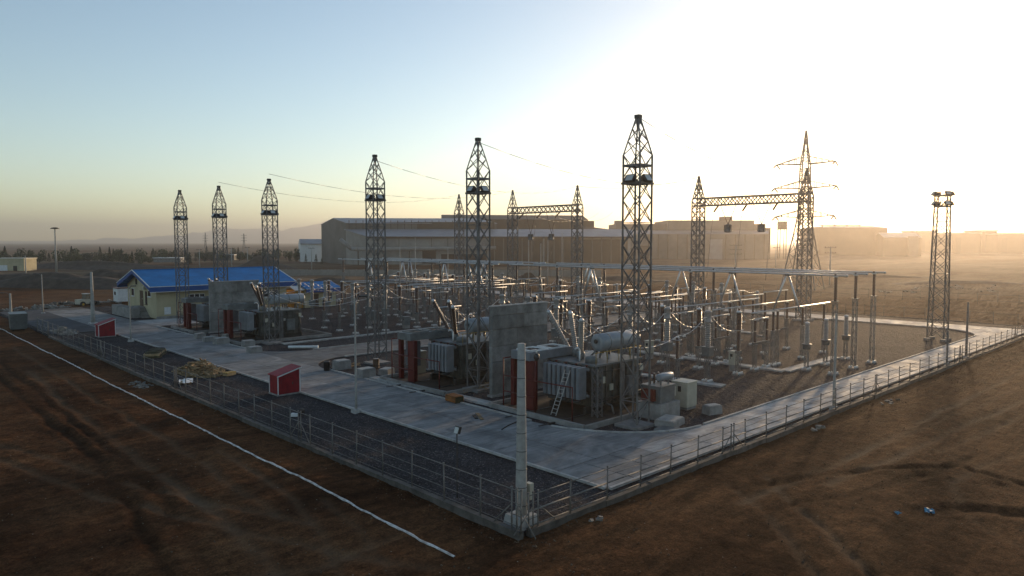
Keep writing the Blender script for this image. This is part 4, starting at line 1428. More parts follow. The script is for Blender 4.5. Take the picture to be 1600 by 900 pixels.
trench(53.0, 39.0, 53.6, 30.6, 'pale cable trench directly behind the near transformer')
trench(64.0, 30.3, 64.0, 48.0, 'pale cable trench behind the near breakers')
trench(64.0, 30.3, 75.5, 30.3, 'sunlit cable trench leading towards the right-hand road posts')
trench(38.5, 79.3, 64.0, 79.8, 'long pale cable trench along the cross road', 0.5)
trench(57.0, 51.0, 57.0, 64.0, 'cable trench behind the blast wall')
trench(34.6, 54.5, 35.2, 38.9, 'cable trench between the road and the near transformers', 0.6)
trench(88.0, 46.0, 88.0, 66.0, 'cable trench far back below the sunlit gantry')


# ------------------------------------------------------------------ fences
def fence_run(name, label, p0, p1, h, step, plinth_h, rails, braces=(), mesh_lines=0):
    L = math.hypot(p1[0] - p0[0], p1[1] - p0[1])
    f = thing(name, label, 'fence', (p0[0], p0[1], 0), math.atan2(p1[1] - p0[1], p1[0] - p0[0]), 'perimeter fence')
    n = round(L / step)
    x = 0.0
    while x < L - 0.5:      # plinth cast in uneven lengths
        w = min(L - x, random.uniform(3.5, 5.5))
        dz, dy = random.uniform(-0.03, 0.03), random.uniform(-0.025, 0.025)
        MB().span(x + 0.01, x + w - 0.01, -0.14 + dy, 0.14 + dy, -0.75, plinth_h + dz).build('plinth_block', M_PLINTH, f)
        x += w
    me = MB().tube((0, 0, plinth_h - 0.05), (0, 0, plinth_h + h), 0.034, 7).tube((0, 0, plinth_h + h), (0, 0, plinth_h + h + 0.06), 0.05, 7).mesh('post', M_FENCE)
    for i in range(n + 1):
        o = link('post', me, f, (L * i / n, 0, 0))
        o.rotation_euler = (random.uniform(-0.025, 0.025), random.uniform(-0.025, 0.025), 0)
    for z, r in rails:
        m = MB()
        for i in range(n):
            a = Vector((L * i / n, 0, plinth_h + z))
            b = Vector((L * (i + 1) / n, 0, plinth_h + z))
            m.tube(a, b, r, 6)
        m.build('rail', M_FENCE, f)
    for bx in braces:
        for s in (-1, 1):
            MB().tube((bx + s * 0.15, 0, plinth_h + h * 0.62), (bx + s * 1.25, 0, plinth_h), 0.026, 6).build('brace', M_FENCE, f)
        link('post', me, f, (bx + 0.15, 0, 0))
        link('post', me, f, (bx - 0.15, 0, 0))
    return f


fence_run('perimeter_fence', 'wire fence on a concrete plinth running up the left side', (20.15, 20.55), (20.15, 106.5), 1.75, 2.5, 0.09, ((0.2, 0.014), (0.65, 0.018), (1.15, 0.018), (1.7, 0.022)), (0.4, 19.0, 40.0, 62.0))
fence_run('perimeter_fence', 'post and rail fence on a concrete plinth along the right-hand road', (20.6, 20.55), (123.5, 20.55), 1.5, 2.6, 0.09, ((0.12, 0.03), (0.42, 0.012), (0.76, 0.036), (1.1, 0.012), (1.42, 0.022)), (0.4, 16.5, 38.5, 61.0, 84.0))
fence_run('perimeter_fence', 'low wire fence at the back of the yard behind the pale road', (123.7, 21.0), (123.7, 148.0), 1.6, 3.0, 0.05, ((0.5, 0.016), (1.5, 0.016)))
fence_run('boundary_fence', 'distant posts along the bright strip beyond the yard', (162.0, 18.0), (160.0, 105.0), 2.4, 3.4, -0.3, ((1.0, 0.03), (2.2, 0.03)))
g = thing('yard_gate', 'steel tube gate at the far end of the left fence', 'gate', (20.2, 107.2, 0), R(90))
for x in (0.0, 3.1, 6.2):
    MB().tube((x, 0, 0), (x, 0, 1.9), 0.06, 8).build('gate_post', M_FENCE, g)
for x0 in (0.15, 3.25):
    m = MB()
    for z in (0.25, 1.0, 1.75):
        m.beam((x0, 0, z), (x0 + 2.8, 0, z), 0.05)
    m.beam((x0, 0, 0.25), (x0, 0, 1.75), 0.05).beam((x0 + 2.8, 0, 0.25), (x0 + 2.8, 0, 1.75), 0.05).beam((x0, 0, 0.25), (x0 + 2.8, 0, 1.75), 0.04)
    m.build('gate_leaf', M_FENCE, g)


# ------------------------------------------------------------------ poles
def pole(x, y, h, r0, r1, label, name='concrete_pole', m=M_POLE, base=0.9, arm=None, lamp=None, cat='pole', bh=0.22):
    p = thing(name, label, cat, (x, y, 0))
    MB().lathe([(r0, 0.1), (r0 * 0.97, h * 0.2), (r0 + (r1 - r0) * 0.6, h * 0.6), (r1, h - 0.04), (r1 * 0.8, h)], 12).build('shaft', m, p)
    if base:
        MB().hull8([(-base / 2, -base / 2, -0.1), (base / 2, -base / 2, -0.1), (base / 2, base / 2, -0.1), (-base / 2, base / 2, -0.1)],
                   [(-base / 2.4, -base / 2.4, bh), (base / 2.4, -base / 2.4, bh), (base / 2.4, base / 2.4, bh), (-base / 2.4, base / 2.4, bh)]).build('footing', M_CONC_L, p)
    if arm:
        MB().path([(0, 0, h - 0.3), (arm[0] * 0.4, arm[1] * 0.4, h + 0.1), (arm[0], arm[1], h + 0.15)], 0.035, 6).build('arm', M_STEEL, p)
        MB().box((arm[0], arm[1], h + 0.1), (0.55, 0.25, 0.12)).build('lamp_head', M_DARKSTEEL, p)
    if lamp == 'flood':
        o = MB().box((0.05, 0, h + 0.12), (0.14, 0.32, 0.34), rot=Matrix.Rotation(R(20), 3, 'Y')).build('floodlight', M_DARKSTEEL, p)
        MB().box((-0.03, 0, h + 0.12), (0.02, 0.26, 0.28), rot=Matrix.Rotation(R(20), 3, 'Y')).build('lamp_glass', M_LAMP, o)
    return p


cp = pole(21.0, 21.4, 7.75, 0.26, 0.17, 'thick pale concrete pole with a camera at the fence corner', base=1.15, bh=0.42)
for k in range(9):
    MB().lathe([(0.262 - 0.0105 * k, 0), (0.266 - 0.0105 * k, 0.02), (0.262 - 0.0105 * k, 0.04)], 12, (0, 0, 0.8 + 0.78 * k)).build('steel_band', M_STEEL, cp)
cm = MB().path([(0.1, -0.1, 7.4), (0.55, -0.35, 7.45), (0.55, -0.35, 7.3)], 0.03, 6).build('camera_arm', M_WHITE, cp)
MB().lathe([(0.04, 7.3), (0.12, 7.25), (0.13, 7.1), (0.06, 6.98)], 10, (0.55, -0.35, 0)).build('camera_dome', M_DARKSTEEL, cm)
MB().path([(-0.1, 0.15, 4.4), (-0.3, 0.5, 4.2), (-0.45, 0.75, 4.0)], 0.03, 6).build('cable_tail', M_BLACK, cp)
MB().span(0.28, 0.5, -0.25, 0.05, 1.0, 1.7).build('junction_box', M_CREAM, cp)
pole(26.7, 43.9, 8.1, 0.085, 0.05, 'slim pale lamp pole beside the near road, left of the second transformer', 'lamp_pole', M_POLE, 0.6, (0.5, -0.3), cat='lamp')
pole(26.3, 94.3, 6.6, 0.095, 0.055, 'slim pale lamp pole in front of the gable of the blue-roofed building', 'lamp_pole', M_POLE, 0.6, (0.4, -0.3), cat='lamp')
pole(28.0, 118.3, 7.6, 0.30, 0.16, 'thick tapered pale pole left of the blue-roofed building', base=1.2)
pole(26.0, 141.0, 6.6, 0.11, 0.06, 'thin lamp pole near the far gate, with a bent top', 'lamp_pole', M_POLE, 0.6, (-0.9, 0.4), cat='lamp')
pole(20.3, 133.0, 4.1, 0.2, 0.13, 'short sunlit pole at the left edge beyond the gate', 'lamp_pole', M_POLE, 0.6, (-1.1, 0.5), cat='lamp')
pole(20.75, 25.4, 3.2, 0.03, 0.03, 'thin black floodlight stand inside the left fence', 'floodlight_stand', M_DARKSTEEL, 0, None, 'flood', cat='lamp')
pole(52.0, 20.9, 6.9, 0.10, 0.07, 'grey pole standing in the right fence before the three bus transformers', 'lamp_pole', M_POLE, 0.5, None, cat='lamp')
pole(85.2, 20.9, 5.8, 0.125, 0.09, 'grey pole in the right fence near the far corner', 'lamp_pole', M_STEEL, 0.5, None, cat='lamp')
pole(79.0, 21.0, 3.4, 0.09, 0.09, 'short grey post in the right fence below the floodlight tower', 'lamp_pole', M_STEEL, 0.4, None, cat='lamp')

# red sentry sheds
def red_shed(x, y, label, h0=1.75, h1=2.35, s=1.7, rz=0.0):
    r = thing('red_shed', label, 'shed', (x, y, 0.02), rz, 'red sheds')
    d = s * 0.62
    MB().span(-d - .08, d + .08, -s / 2 - .08, s / 2 + .08, -0.05, 0.06).build('floor_slab', M_CONC, r)
    # walls: lean-to body, high on the +y side... sloping along x
    MB().hull8([(-d, -s / 2, .06), (d, -s / 2, .06), (d, s / 2, .06), (-d, s / 2, .06)], [(-d, -s / 2, h0), (d, -s / 2, h1), (d, s / 2, h1), (-d, s / 2, h0)]).build('wall', M_SHED, r)
    rf = MB().hull8([(-d - .12, -s / 2 - .1, h0 - .02), (d + .12, -s / 2 - .1, h1 + .04), (d + .12, s / 2 + .1, h1 + .04), (-d - .12, s / 2 + .1, h0 - .02)],
                    [(-d - .12, -s / 2 - .1, h0 + .05), (d + .12, -s / 2 - .1, h1 + .11), (d + .12, s / 2 + .1, h1 + .11), (-d - .12, s / 2 + .1, h0 + .05)]).build('roof', M_SHED, r)
    MB().beam((-d - .12, -s / 2 - .115, h0 - .03), (d + .12, -s / 2 - .115, h1 + .03), 0.03, 0.09).build('white_fascia', M_WHITE, rf)
    dd = MB().span(-.42, .42, -s / 2 - .035, -s / 2 - .005, .12, h0 - .12).build('door', M_SHED, r)
    MB().span(.26, .31, -s / 2 - .06, -s / 2 - .036, .75, .95).build('handle', M_DARKSTEEL, dd)
    for cx, cy, hh in ((-d - .02, -s / 2 - .02, h0 - .1), (d + .02, -s / 2 - .02, h1 - .1), (-d - .02, s / 2 + .02, h0 - .1)):
        MB().span(cx - .03, cx + .03, cy - .03, cy + .03, .06, hh).build('corner_trim', M_WHITE, r)
    return r


red_shed(26.0, 53.4, 'bright red lean-to shed with white trim beside the near road', 1.5, 2.0, 1.45)
red_shed(25.4, 101.6, 'smaller red lean-to shed with white trim in front of the far gate', 1.5, 2.15, 1.5)

# white lime line on the dirt
lm = MB()
pts = []
yy = 21.2
while yy < 128:
    pts.append((17.15 + 0.0018 * (yy - 20) + 0.10 * noise.noise((yy * 0.35, 0, 0)) + 0.05 * noise.noise((yy * 1.3, 4, 0)), yy, 0.05 + 0.02 * noise.noise((yy * 2.3, 9, 0))))
    yy += 0.45
for i, (x, y, w) in enumerate(pts):
    z = ground_z(x, y)
    lm.v += [(x - w, y, z - 0.05), (x - w * 0.6, y, z + 0.06), (x + w * 0.6, y, z + 0.06), (x + w, y, z - 0.05)]
for i in range(len(pts) - 1):
    a = i * 4
    for k in range(3):
        lm.face([a + k, a + k + 1, a + 5 + k, a + 4 + k])
tag(lm.build('lime_line', M_CHALK), 'long white lime line along the dark dirt outside the left fence', 'line')

# ------------------------------------------------------------------ control building with the blue roof
cbg = thing('control_building', 'cream control building with a long blue gabled roof', 'building', (37.0, 119.0, 0))
BL, BW, EH, RH = 21.6, 14.5, 4.9, 7.45
MB().span(0, BL, 0, BW, 0, EH).build('wall', M_CREAMWALL, cbg)
gb = MB()
for x in (0.0, BL - 0.25):
    gb.hull8([(x, 0.0, EH), (x + .25, 0.0, EH), (x + .25, BW, EH), (x, BW, EH)], [(x, BW / 2 - .05, RH - .12), (x + .25, BW / 2 - .05, RH - .12), (x + .25, BW / 2 + .05, RH - .12), (x, BW / 2 + .05, RH - .12)])
gb.build('gable', M_CREAMWALL, cbg)
OV = 1.25
ze = EH + 0.15
for s in (0, 1):
    y_e, y_r = (-OV, BW / 2) if s == 0 else (BW + OV, BW / 2)
    lo = [(-OV, y_e, ze), (BL + OV, y_e, ze), (BL + OV, y_r, RH), (-OV, y_r, RH)]
    if s:
        lo = [lo[1], lo[0], lo[3], lo[2]]
    rf = MB().hull8([(a, b, c - 0.12) for a, b, c in lo], lo).build('roof', M_BLUE, cbg)
    yo = y_e - 0.04 if s == 0 else y_e + 0.04
    MB().span(-OV - .02, BL + OV + .02, yo - .04, yo + .04, ze - 0.75, ze - 0.02).build('fascia', M_BLUETRIM, rf)
    MB().span(-OV - .03, BL + OV + .03, yo - .07, yo + .05, ze - 0.015, ze + 0.08).build('gutter_trim', M_WHITE, rf)
    MB().span(-OV - .03, BL + OV + .03, yo - .05, yo + .03, ze - 0.83, ze - 0.76).build('gutter_trim', M_WHITE, rf)
    for x in (-OV - 0.03, BL + OV + 0.03):
        MB().beam((x, y_e, ze - 0.3), (x, y_r, RH - 0.3), 0.06, 0.5).build('barge_board', M_BLUETRIM, rf)
        MB().beam((x * 1.0 - (0.02 if x < 0 else -0.02), y_e, ze + 0.04), (x * 1.0 - (0.02 if x < 0 else -0.02), y_r, RH + 0.04), 0.12, 0.1).build('barge_trim', M_WHITE, rf)
MB().span(-OV, BL + OV, BW / 2 - .15, BW / 2 + .15, RH - 0.02, RH + 0.07).build('ridge_cap', M_BLUE, cbg)


def window(root, x0, x1, y, z0, z1, axis='x', out=-1, panes=1, frame=M_WHITE):
    """Window set into a wall that faces `out` along the other axis."""
    def b(a0, a1, d0, d1, c0, c1, nm, m, par):
        q0, q1 = sorted((y + out * d0, y + out * d1))
        mb = MB().span(a0, a1, q0, q1, c0, c1) if axis == 'x' else MB().span(q0, q1, a0, a1, c0, c1)
        return mb.build(nm, m, par)
    f = b(x0, x1, 0.0, 0.05, z0, z1, 'window', frame, root)
    w = (x1 - x0) / panes
    for k in range(panes):
        b(x0 + w * k + .07, x0 + w * (k + 1) - .07, 0.052, 0.065, z0 + .08, z1 - .08, 'pane', M_GLASS, f)
    b(x0 - .08, x1 + .08, 0.0, 0.16, z0 - .1, z0 - .01, 'sill', frame, f)
    return f


window(cbg, 5.0, 7.4, 0.0, 2.55, 3.65, panes=3)
window(cbg, 11.0, 14.8, 0.0, 2.4, 3.7, panes=3)
window(cbg, 17.0, 20.0, 0.0, 2.4, 3.7, panes=2)
window(cbg, 2.4, 3.8, 0.0, 3.3, 4.3, axis='y')
window(cbg, 10.9, 12.2, 0.0, 3.0, 4.3, axis='y')
window(cbg, 4.3, 5.2, 0.0, 2.0, 4.1, axis='y', frame=M_DOOR)
dr = MB().span(-0.06, 0, 6.3, 7.9, 1.6, 4.1).build('door', M_DOOR, cbg)
MB().span(-0.1, -0.065, 6.5, 6.6, 2.7, 2.9).build('handle', M_ALU, dr)
MB().span(-1.1, 0, 5.6, 8.6, -0.1, 1.58).build('landing', M_CONC, cbg)
for k in range(7):
    MB().span(-1.1, 0, 5.6 - 0.34 * (k + 1), 5.6 - 0.34 * k, -0.1, 1.58 - 0.2 * (k + 1)).build('step', M_CONC, cbg)
MB().span(-2.6, -1.15, 4.2, 14.2, -0.1, 1.5).build('parapet_block', M_CONC, cbg)
MB().span(1.15, 2.1, -0.03, 0, 0.6, 1.75).build('notice_board', M_WHITE, cbg)
MB().span(-0.12, -0.01, 9.2, 9.8, 5.0, 5.9).build('vent', M_DARK, cbg)
MB().span(-0.5, -0.01, 4.4, 5.2, 4.4, 4.9).build('air_conditioner', M_CREAM, cbg)
MB().span(2.9, 3.5, -0.35, -0.02, 0.3, 0.9).build('air_conditioner', M_CREAM, cbg)
MB().span(-.05, BL + .05, -.05, 0, -0.1, 0.35).build('plinth_band', M_CONC, cbg)

gh = thing('gatehouse', 'small ochre and cream gatehouse with a blue roof behind the switchgear', 'building', (63.0, 120.8, 0))
MB().span(0, 6.4, 0, 6.0, -0.3, 3.3).build('wall', M_CREAMWALL, gh)
MB().span(-1.7, -0.1, 0.3, 4.4, -0.3, 3.2).build('ochre_porch', M_OCHRE, gh)
for s in (0, 1):
    y_e, y_r = (-.8, 3.0) if s == 0 else (6.8, 3.0)
    lo = [(-.05, y_e, 3.4), (7.2, y_e, 3.4), (7.2, y_r, 4.55), (-.05, y_r, 4.55)]
    if s:
        lo = [lo[1], lo[0], lo[3], lo[2]]
    rf = MB().hull8([(a, b, c - 0.12) for a, b, c in lo], lo).build('roof', M_BLUE, gh)
    MB().span(-.05, 7.2, y_e - .05, y_e + .05, 2.75, 3.38).build('fascia', M_BLUETRIM, rf)
    MB().span(-.07, 7.22, y_e - .08, y_e + .06, 3.385, 3.47).build('gutter_trim', M_WHITE, rf)
    lo = [(-1.95, -.2 if s == 0 else 4.9, 3.3), (-1.95, 2.35, 4.0), (-0.12, 2.35, 4.0), (-0.12, -.2 if s == 0 else 4.9, 3.3)]
    MB().hull8([(a, b, c - 0.1) for a, b, c in (lo if s else lo[::-1])], lo if s else lo[::-1]).build('porch_roof', M_WHITE, gh)
dr = MB().span(1.6, 2.8, -0.06, 0, 0, 2.4).build('door', M_DOOR, gh)
MB().span(2.55, 2.65, -0.1, -0.065, 1.1, 1.3).build('handle', M_ALU, dr)
window(gh, 3.8, 5.6, 0.0, 1.3, 2.5, panes=2)
window(gh, 1.2, 2.8, -1.7, 1.2, 2.4, axis='y', panes=1)

# portable cabin, loader and scrap beyond the apron
pc = thing('portable_cabin', 'white portable cabin left of the blue-roofed building', 'cabin', (41.0, 154.5, 0), R(0))
MB().span(0, 8.0, 0, 3.0, 0.3, 2.9).build('body', M_WHITE, pc)
MB().span(-.15, 8.15, -.15, 3.15, 2.9, 3.05).build('roof', M_RED, pc)
window(pc, 1.0, 2.2, 0.0, 1.5, 2.3, axis='y')
window(pc, 3.4, 4.8, 0.0, 1.4, 2.3)
for x in (0.5, 4.0, 7.5):
    MB().span(x - .2, x + .2, 0.2, 2.8, -0.35, 0.3).build('support_block', M_CONC, pc)
wl_ = thing('wheel_loader', 'pale wheel loader parked among scrap beyond the apron', 'loader', (35.5, 155.0, -0.3), R(25))
wl_.scale = (.75, .75, .75)
MB().span(-2.2, 0.6, -0.9, 0.9, 0.7, 1.9).build('body', M_CREAM, wl_)
cb_ = MB().hull8([(-0.4, -.75, 1.9), (0.9, -.75, 1.9), (0.9, .75, 1.9), (-0.4, .75, 1.9)], [(-0.3, -.65, 3.2), (0.7, -.65, 3.2), (0.7, .65, 3.2), (-0.3, .65, 3.2)]).build('cab', M_GLASS, wl_)
MB().span(-0.45, 0.85, -.75, .75, 3.2, 3.3).build('cab_roof', M_WHITE, cb_)
for s in (-1, 1):
    for x in (-1.5, 1.2):
        w_ = MB().tube((x, s * 0.75, 0.7), (x, s * 1.2, 0.7), 0.7, 16).build('wheel', M_BLACK, wl_)
        MB().tube((x, s * 1.2, 0.7), (x, s * 1.23, 0.7), 0.34, 12).build('rim', M_YELLOW, w_)
    MB().beam((0.8, s * 0.5, 1.5), (2.6, s * 0.5, 0.8), 0.2, 0.3).build('lift_arm', M_CREAM, wl_)
MB().hull8([(2.5, -1.2, 0.2), (3.6, -1.2, 0.15), (3.6, 1.2, 0.15), (2.5, 1.2, 0.2)], [(2.4, -1.2, 1.2), (2.7, -1.2, 1.25), (2.7, 1.2, 1.25), (2.4, 1.2, 1.2)]).build('bucket', M_DARKSTEEL, wl_)

sk = thing('steel_skip', 'grey steel skip standing outside the far gate', 'skip', (18.9, 119.0, -0.3), R(84))
MB().hull8([(-1.5, -.9, 0.35), (1.5, -.9, 0.35), (1.5, .9, 0.35), (-1.5, .9, 0.35)], [(-2.0, -1.0, 2.5), (2.0, -1.0, 2.5), (2.0, 1.0, 2.5), (-2.0, 1.0, 2.5)]).build('bin', M_TXGREY, sk)
for x in (-1.2, 0, 1.2):
    MB().beam((x, -.93, 0.4), (x * 1.25, -1.03, 2.5), 0.12).build('rib', M_TXGREY, sk)
for s in (-1, 1):
    MB().tube((-1.0, s * .7, 0.17), (-1.0, s * .5, 0.17), 0.17, 12).build('wheel', M_BLACK, sk)
    MB().span(0.8, 1.1, s * .6 - .1, s * .6 + .1, 0.0, 0.35).build('foot', M_DARKSTEEL, sk)


# ------------------------------------------------------------------ loose things lying about
def scatter(name, label, cat, xy, n, rx, ry, size, m, seed, flat=0.5, group=None, long=1.0, hmax=0.6):
    """A heap: every piece is its own part."""
    rnd = random.Random(seed)
    r = thing(name, label, cat, (xy[0], xy[1], xy[2] if len(xy) > 2 else 0), 0, group)
    protos = []
    for k in range(4):
        b = MB().box((0, 0, 0), (size * long * rnd.uniform(.7, 1.2), size * rnd.uniform(.5, 1), size * flat * rnd.uniform(.6, 1.1)))
        b.v = [(x + rnd.uniform(-.1, .1) * size, y + rnd.uniform(-.1, .1) * size, z + rnd.uniform(-.08, .08) * size) for x, y, z in b.v]
        protos.append(b.mesh(cat.split()[-1] + '_piece', m))
    for k in range(n):
        t, a = math.sqrt(rnd.random()), rnd.uniform(0, 6.283)
        o = link('piece', protos[k % 4], r, (rx * t * math.cos(a), ry * t * math.sin(a), size * flat * 0.4 + hmax * (1 - t) ** 1.2 * rnd.random()))
        o.rotation_euler = (rnd.uniform(-.4, .4), rnd.uniform(-.4, .4), rnd.uniform(0, 6.28))
    return r


scatter('timber_pile', 'heap of raw broken timber on the gravel inside the left fence', 'timber pile', (24.6, 67.5), 290, 1.9, 3.4, 0.15, M_WOOD, 3, 0.5, long=5.0, hmax=1.5)
scatter('rubble_heap', 'low grey rubble outside the left fence beside the lime line', 'rubble', (19.0, 66.0, -0.3), 40, 0.7, 2.2, 0.28, M_RUBBLE, 5, hmax=0.15)
for k, (x, y, rx, ry, lab) in enumerate([(27.0, 152.5, 6, 1.3, 'scrap heap far left beyond the apron'), (33.0, 158.5, 5, 1.4, 'scrap heap behind the wheel loader'), (45.0, 160.0, 7, 1.4, 'pale scrap heap behind the portable cabin'), (22.5, 110.0, 1.2, 3.0, 'white offcuts in front of the far gate')]):
    scatter('scrap_heap', lab, 'scrap heap', (x, y, -0.2), 60, rx, ry, 0.6, M_RUBBLE, 11 + k, 0.5, 'scrap heaps', 1.6, 0.9)
mt = thing('tarpaulin_bundle', 'olive tarpaulin bundle on the gravel beside the road', 'bundle', (24.9, 81.0, 0), R(62))
b = MB()
for i in range(13):
    for j in range(9):
        u, v = i / 12 * 2 - 1, j / 8 * 2 - 1
        e = max(abs(u), abs(v))
        b.v.append((u * 2.1, v * 0.85, 0.62 * (1 - e ** 7) + 0.10 * noise.noise((u * 3, v * 3, 2.0)) - 0.03))
for i in range(12):
    for j in range(8):
        a = i * 9 + j
        b.face([a, a + 9, a + 10, a + 1], True)
b.build('cover', M_OLIVE, mt)
MB().box((0, 0, 0.2), (3.9, 1.5, 0.38)).build('stack', M_WOOD, mt)
for x in (-1.0, 0.9):
    MB().path([(x, -.86, 0.05), (x, -.8, 0.6), (x, 0, 0.7), (x, .8, 0.6), (x, .86, 0.05)], 0.03, 5).build('strap', M_BLACK, mt)


def slab_block(x, y, s, label, m=M_CONC, rz=0.0, cat='concrete block', name='concrete_block', lid=True):
    r = thing(name, label, cat, (x, y, 0.05), rz)
    sx, sy, sz = s
    MB().hull8([(-sx / 2, -sy / 2, -.1), (sx / 2, -sy / 2, -.1), (sx / 2, sy / 2, -.1), (-sx / 2, sy / 2, -.1)], [(-sx / 2 + .04, -sy / 2 + .04, sz), (sx / 2 - .04, -sy / 2 + .04, sz), (sx / 2 - .04, sy / 2 - .04, sz), (-sx / 2 + .04, sy / 2 - .04, sz)]).build('block', m, r)
    if lid:
        MB().span(-sx / 2 + .1, sx / 2 - .1, -sy / 2 + .1, sy / 2 - .1, sz, sz + .05).build('cover', M_CONC_L, r)
    return r


for x, y, s, lab, rz in [(34.2, 54.6, (1.5, 1.1, .75), 'square concrete block by the near road left of the second transformer', .1), (36.6, 54.9, (1.4, 1.0, .4), 'pale flat concrete block behind the square block', .5),
                         (35.1, 60.2, (1.4, 1.2, .7), 'concrete manhole block beside the cross-road junction', .0), (39.8, 26.6, (1.9, 1.4, .32), 'pale slab on the gravel in front of the small transformer', .2),
                         (44.6, 26.3, (1.2, .8, .5), 'rough concrete block in front of the cream cabinet', -.3), (33.2, 84.2, (1.6, 1.1, .7), 'concrete block by the road below the far blast wall', .1),
                         (32.9, 87.2, (1.3, .9, .55), 'second concrete block by the road below the far blast wall', .0), (33.2, 90.9, (1.2, .9, .6), 'farthest concrete block by the road below the far blast wall', .2),
                         (33.2, 75.2, (1.4, 1.0, .6), 'lone concrete block before the transformer in front of the blue roof', .1), (35.8, 88.6, (1.3, .9, .5), 'flat concrete block beside the bund below the far blast wall', .3),
                         (34.7, 80.2, (1.3, 1.0, .65), 'concrete block at the corner of the third bund', .0)]:
    slab_block(x, y, s, lab, rz=rz)
slab_block(38.6, 26.0, (1.5, 1.1, .05), 'thin blue-grey plate lying at the road edge below the tallest tower', M_TXGREY, .1, 'plate', 'steel_plate', False)
oc = thing('timber_crate', 'orange timber crate on the road edge before the blast wall', 'crate', (33.6, 41.4, 0.06), R(85))
for k in range(3):
    MB().span(-.65, .65, -.36 + .26 * k, -.14 + .26 * k, 0.46, 0.52).build('board', M_ORANGE, oc)
for s in (-1, 1):
    for k in range(2):
        MB().span(-.65, .65, s * .38 - .02, s * .38 + .02, 0.06 + .2 * k, 0.24 + .2 * k).build('board', M_ORANGE, oc)
    MB().span(s * .63 - .02, s * .63 + .02, -.36, .36, 0.0, 0.45).build('end_panel', M_OLIVE, oc)
pb = thing('timber_plank', 'pale plank lying on the road beside the bund', 'plank', (31.9, 36.6, 0.07), R(60))
MB().span(-.9, .9, -.12, .12, 0, .05).build('board', M_WOOD, pb)
MB().span(-.6, .5, .2, .42, 0, .04).build('offcut', M_BLACK, pb)
wp = thing('white_duct', 'white plastic duct lying at the cross-road junction', 'duct', (38.4, 74.3, 0.12), R(-42))
MB().tube((-1.6, 0, 0.08), (1.6, 0, 0.08), 0.16, 10).build('pipe', M_WHITE, wp)
MB().tube((1.6, 0, 0.08), (1.75, 0, 0.08), 0.2, 10).build('socket', M_WHITE, wp)
ws = thing('white_sheet', 'crumpled white sheet on the gravel below the timber heap', 'sheet', (21.9, 63.4, 0.02), R(70))
b = MB()
for i in range(9):
    for j in range(6):
        b.v.append(((i - 4) * .27, (j - 2.5) * .22, 0.1 + 0.13 * noise.noise((i * .6, j * .6, 1.0))))
for i in range(8):
    for j in range(5):
        a = i * 6 + j
        b.face([a, a + 6, a + 7, a + 1], True)
b.build('sheet', M_WHITE, ws)
MB().box((0, 0, 0.04), (1.9, 0.9, 0.06)).build('board', M_WOOD, ws)
bag = thing('dark_sack', 'dark sack with a pale end lying on the near gravel strip', 'sack', (23.4, 45.9, 0), R(30))
MB().lathe([(.06, -.5), (.2, -.4), (.26, 0), (.2, .35), (.05, .5)], 10, (0, 0, .2), Matrix.Rotation(R(90), 3, 'Y')).build('sack', M_BLACK, bag)
MB().box((-.6, 0, .13), (.35, .45, .2), rz=.4).build('pale_block', M_WHITE, bag)
dr_ = thing('steel_drum', 'rusty open drum beside the lattice tower left of the second transformer', 'drum', (37.5, 58.0, 0))
MB().lathe([(.3, 0), (.31, .02), (.3, .04), (.3, .3), (.31, .32), (.3, .34), (.3, .86), (.31, .9), (.26, .9), (.26, .6)], 16).build('shell', M_DOOR, dr_)
MB().lathe([(.25, .86), (.25, .9)], 14).build('lid', M_CONC_L, dr_)
bl = thing('black_bin', 'small black bin at the cross-road corner', 'bin', (33.3, 59.8, 0.05))
MB().lathe([(.26, 0), (.3, .75), (.33, .78), (.3, .8)], 14).build('shell', M_BLACK, bl)
MB().lathe([(.31, .8), (.28, .86), (.05, .9)], 14).build('lid', M_DARKSTEEL, bl)
pl = scatter('plank_stack', 'loose planks beside the black bin at the cross-road corner', 'plank stack', (36.0, 61.2), 14, 1.3, 0.9, .22, M_WOOD, 21, .25, long=7.0, hmax=.3)
scatter('timber_offcuts', 'yellow timber offcuts beside the second transformer', 'offcuts', (38.5, 43.9), 18, 2.0, 1.0, .16, M_WOOD, 33, .4, long=8.0, hmax=.2)
ply = thing('timber_box', 'small yellow timber box below the heap of timber', 'box', (25.9, 64.0, 0), R(20))
for k in range(3):
    MB().span(-.5, .5, -.3 + .21 * k, -.12 + .21 * k, .25, .3).build('board', M_YELLOW, ply)
MB().span(-.5, .5, -.3, .3, 0, .248).build('frame', M_WOOD, ply)
for k, (x, y, s, lab) in enumerate([(35.7, 9.95, .7, 'crumpled blue plastic sheet on the right-hand dirt'), (34.2, 10.8, .4, 'small blue plastic scrap left of the blue sheet')]):
    o = thing('plastic_scrap', lab, 'plastic', (x, y, ground_z(x, y)), R(20 + 40 * k))
    b = MB()
    for i in range(8):
        for j in range(6):
            b.v.append(((i - 3.5) * .11 * s, (j - 2.5) * .11 * s, .06 + .22 * s * noise.noise((i * .7, j * .7, k * 3.0))))
    for i in range(7):
        for j in range(5):
            a = i * 6 + j
            b.face([a, a + 6, a + 7, a + 1])
    b.build('sheet', M_BLUEBAG, o)
    MB().box((.3 * s, 0, .03), (.2 * s, .14 * s, .08)).build('scrap', M_RUBBLE, o)
scatter('stone_cluster', 'pale stone lumps at the foot of the corner fence', 'stones', (24.0, 19.8, -0.3), 5, .35, .2, .3, M_RUBBLE, 41, .7, hmax=.1)
scatter('stone_cluster', 'pale stones at the foot of the right fence', 'stones', (46.5, 19.7, -0.3), 6, .7, .2, .32, M_RUBBLE, 42, .7, hmax=.1)
scatter('stone_cluster', 'dark stones outside the middle of the right fence', 'stones', (58.0, 19.2, -0.3), 9, 2.5, .4, .3, M_RUBBLE, 43, .6, hmax=.1)

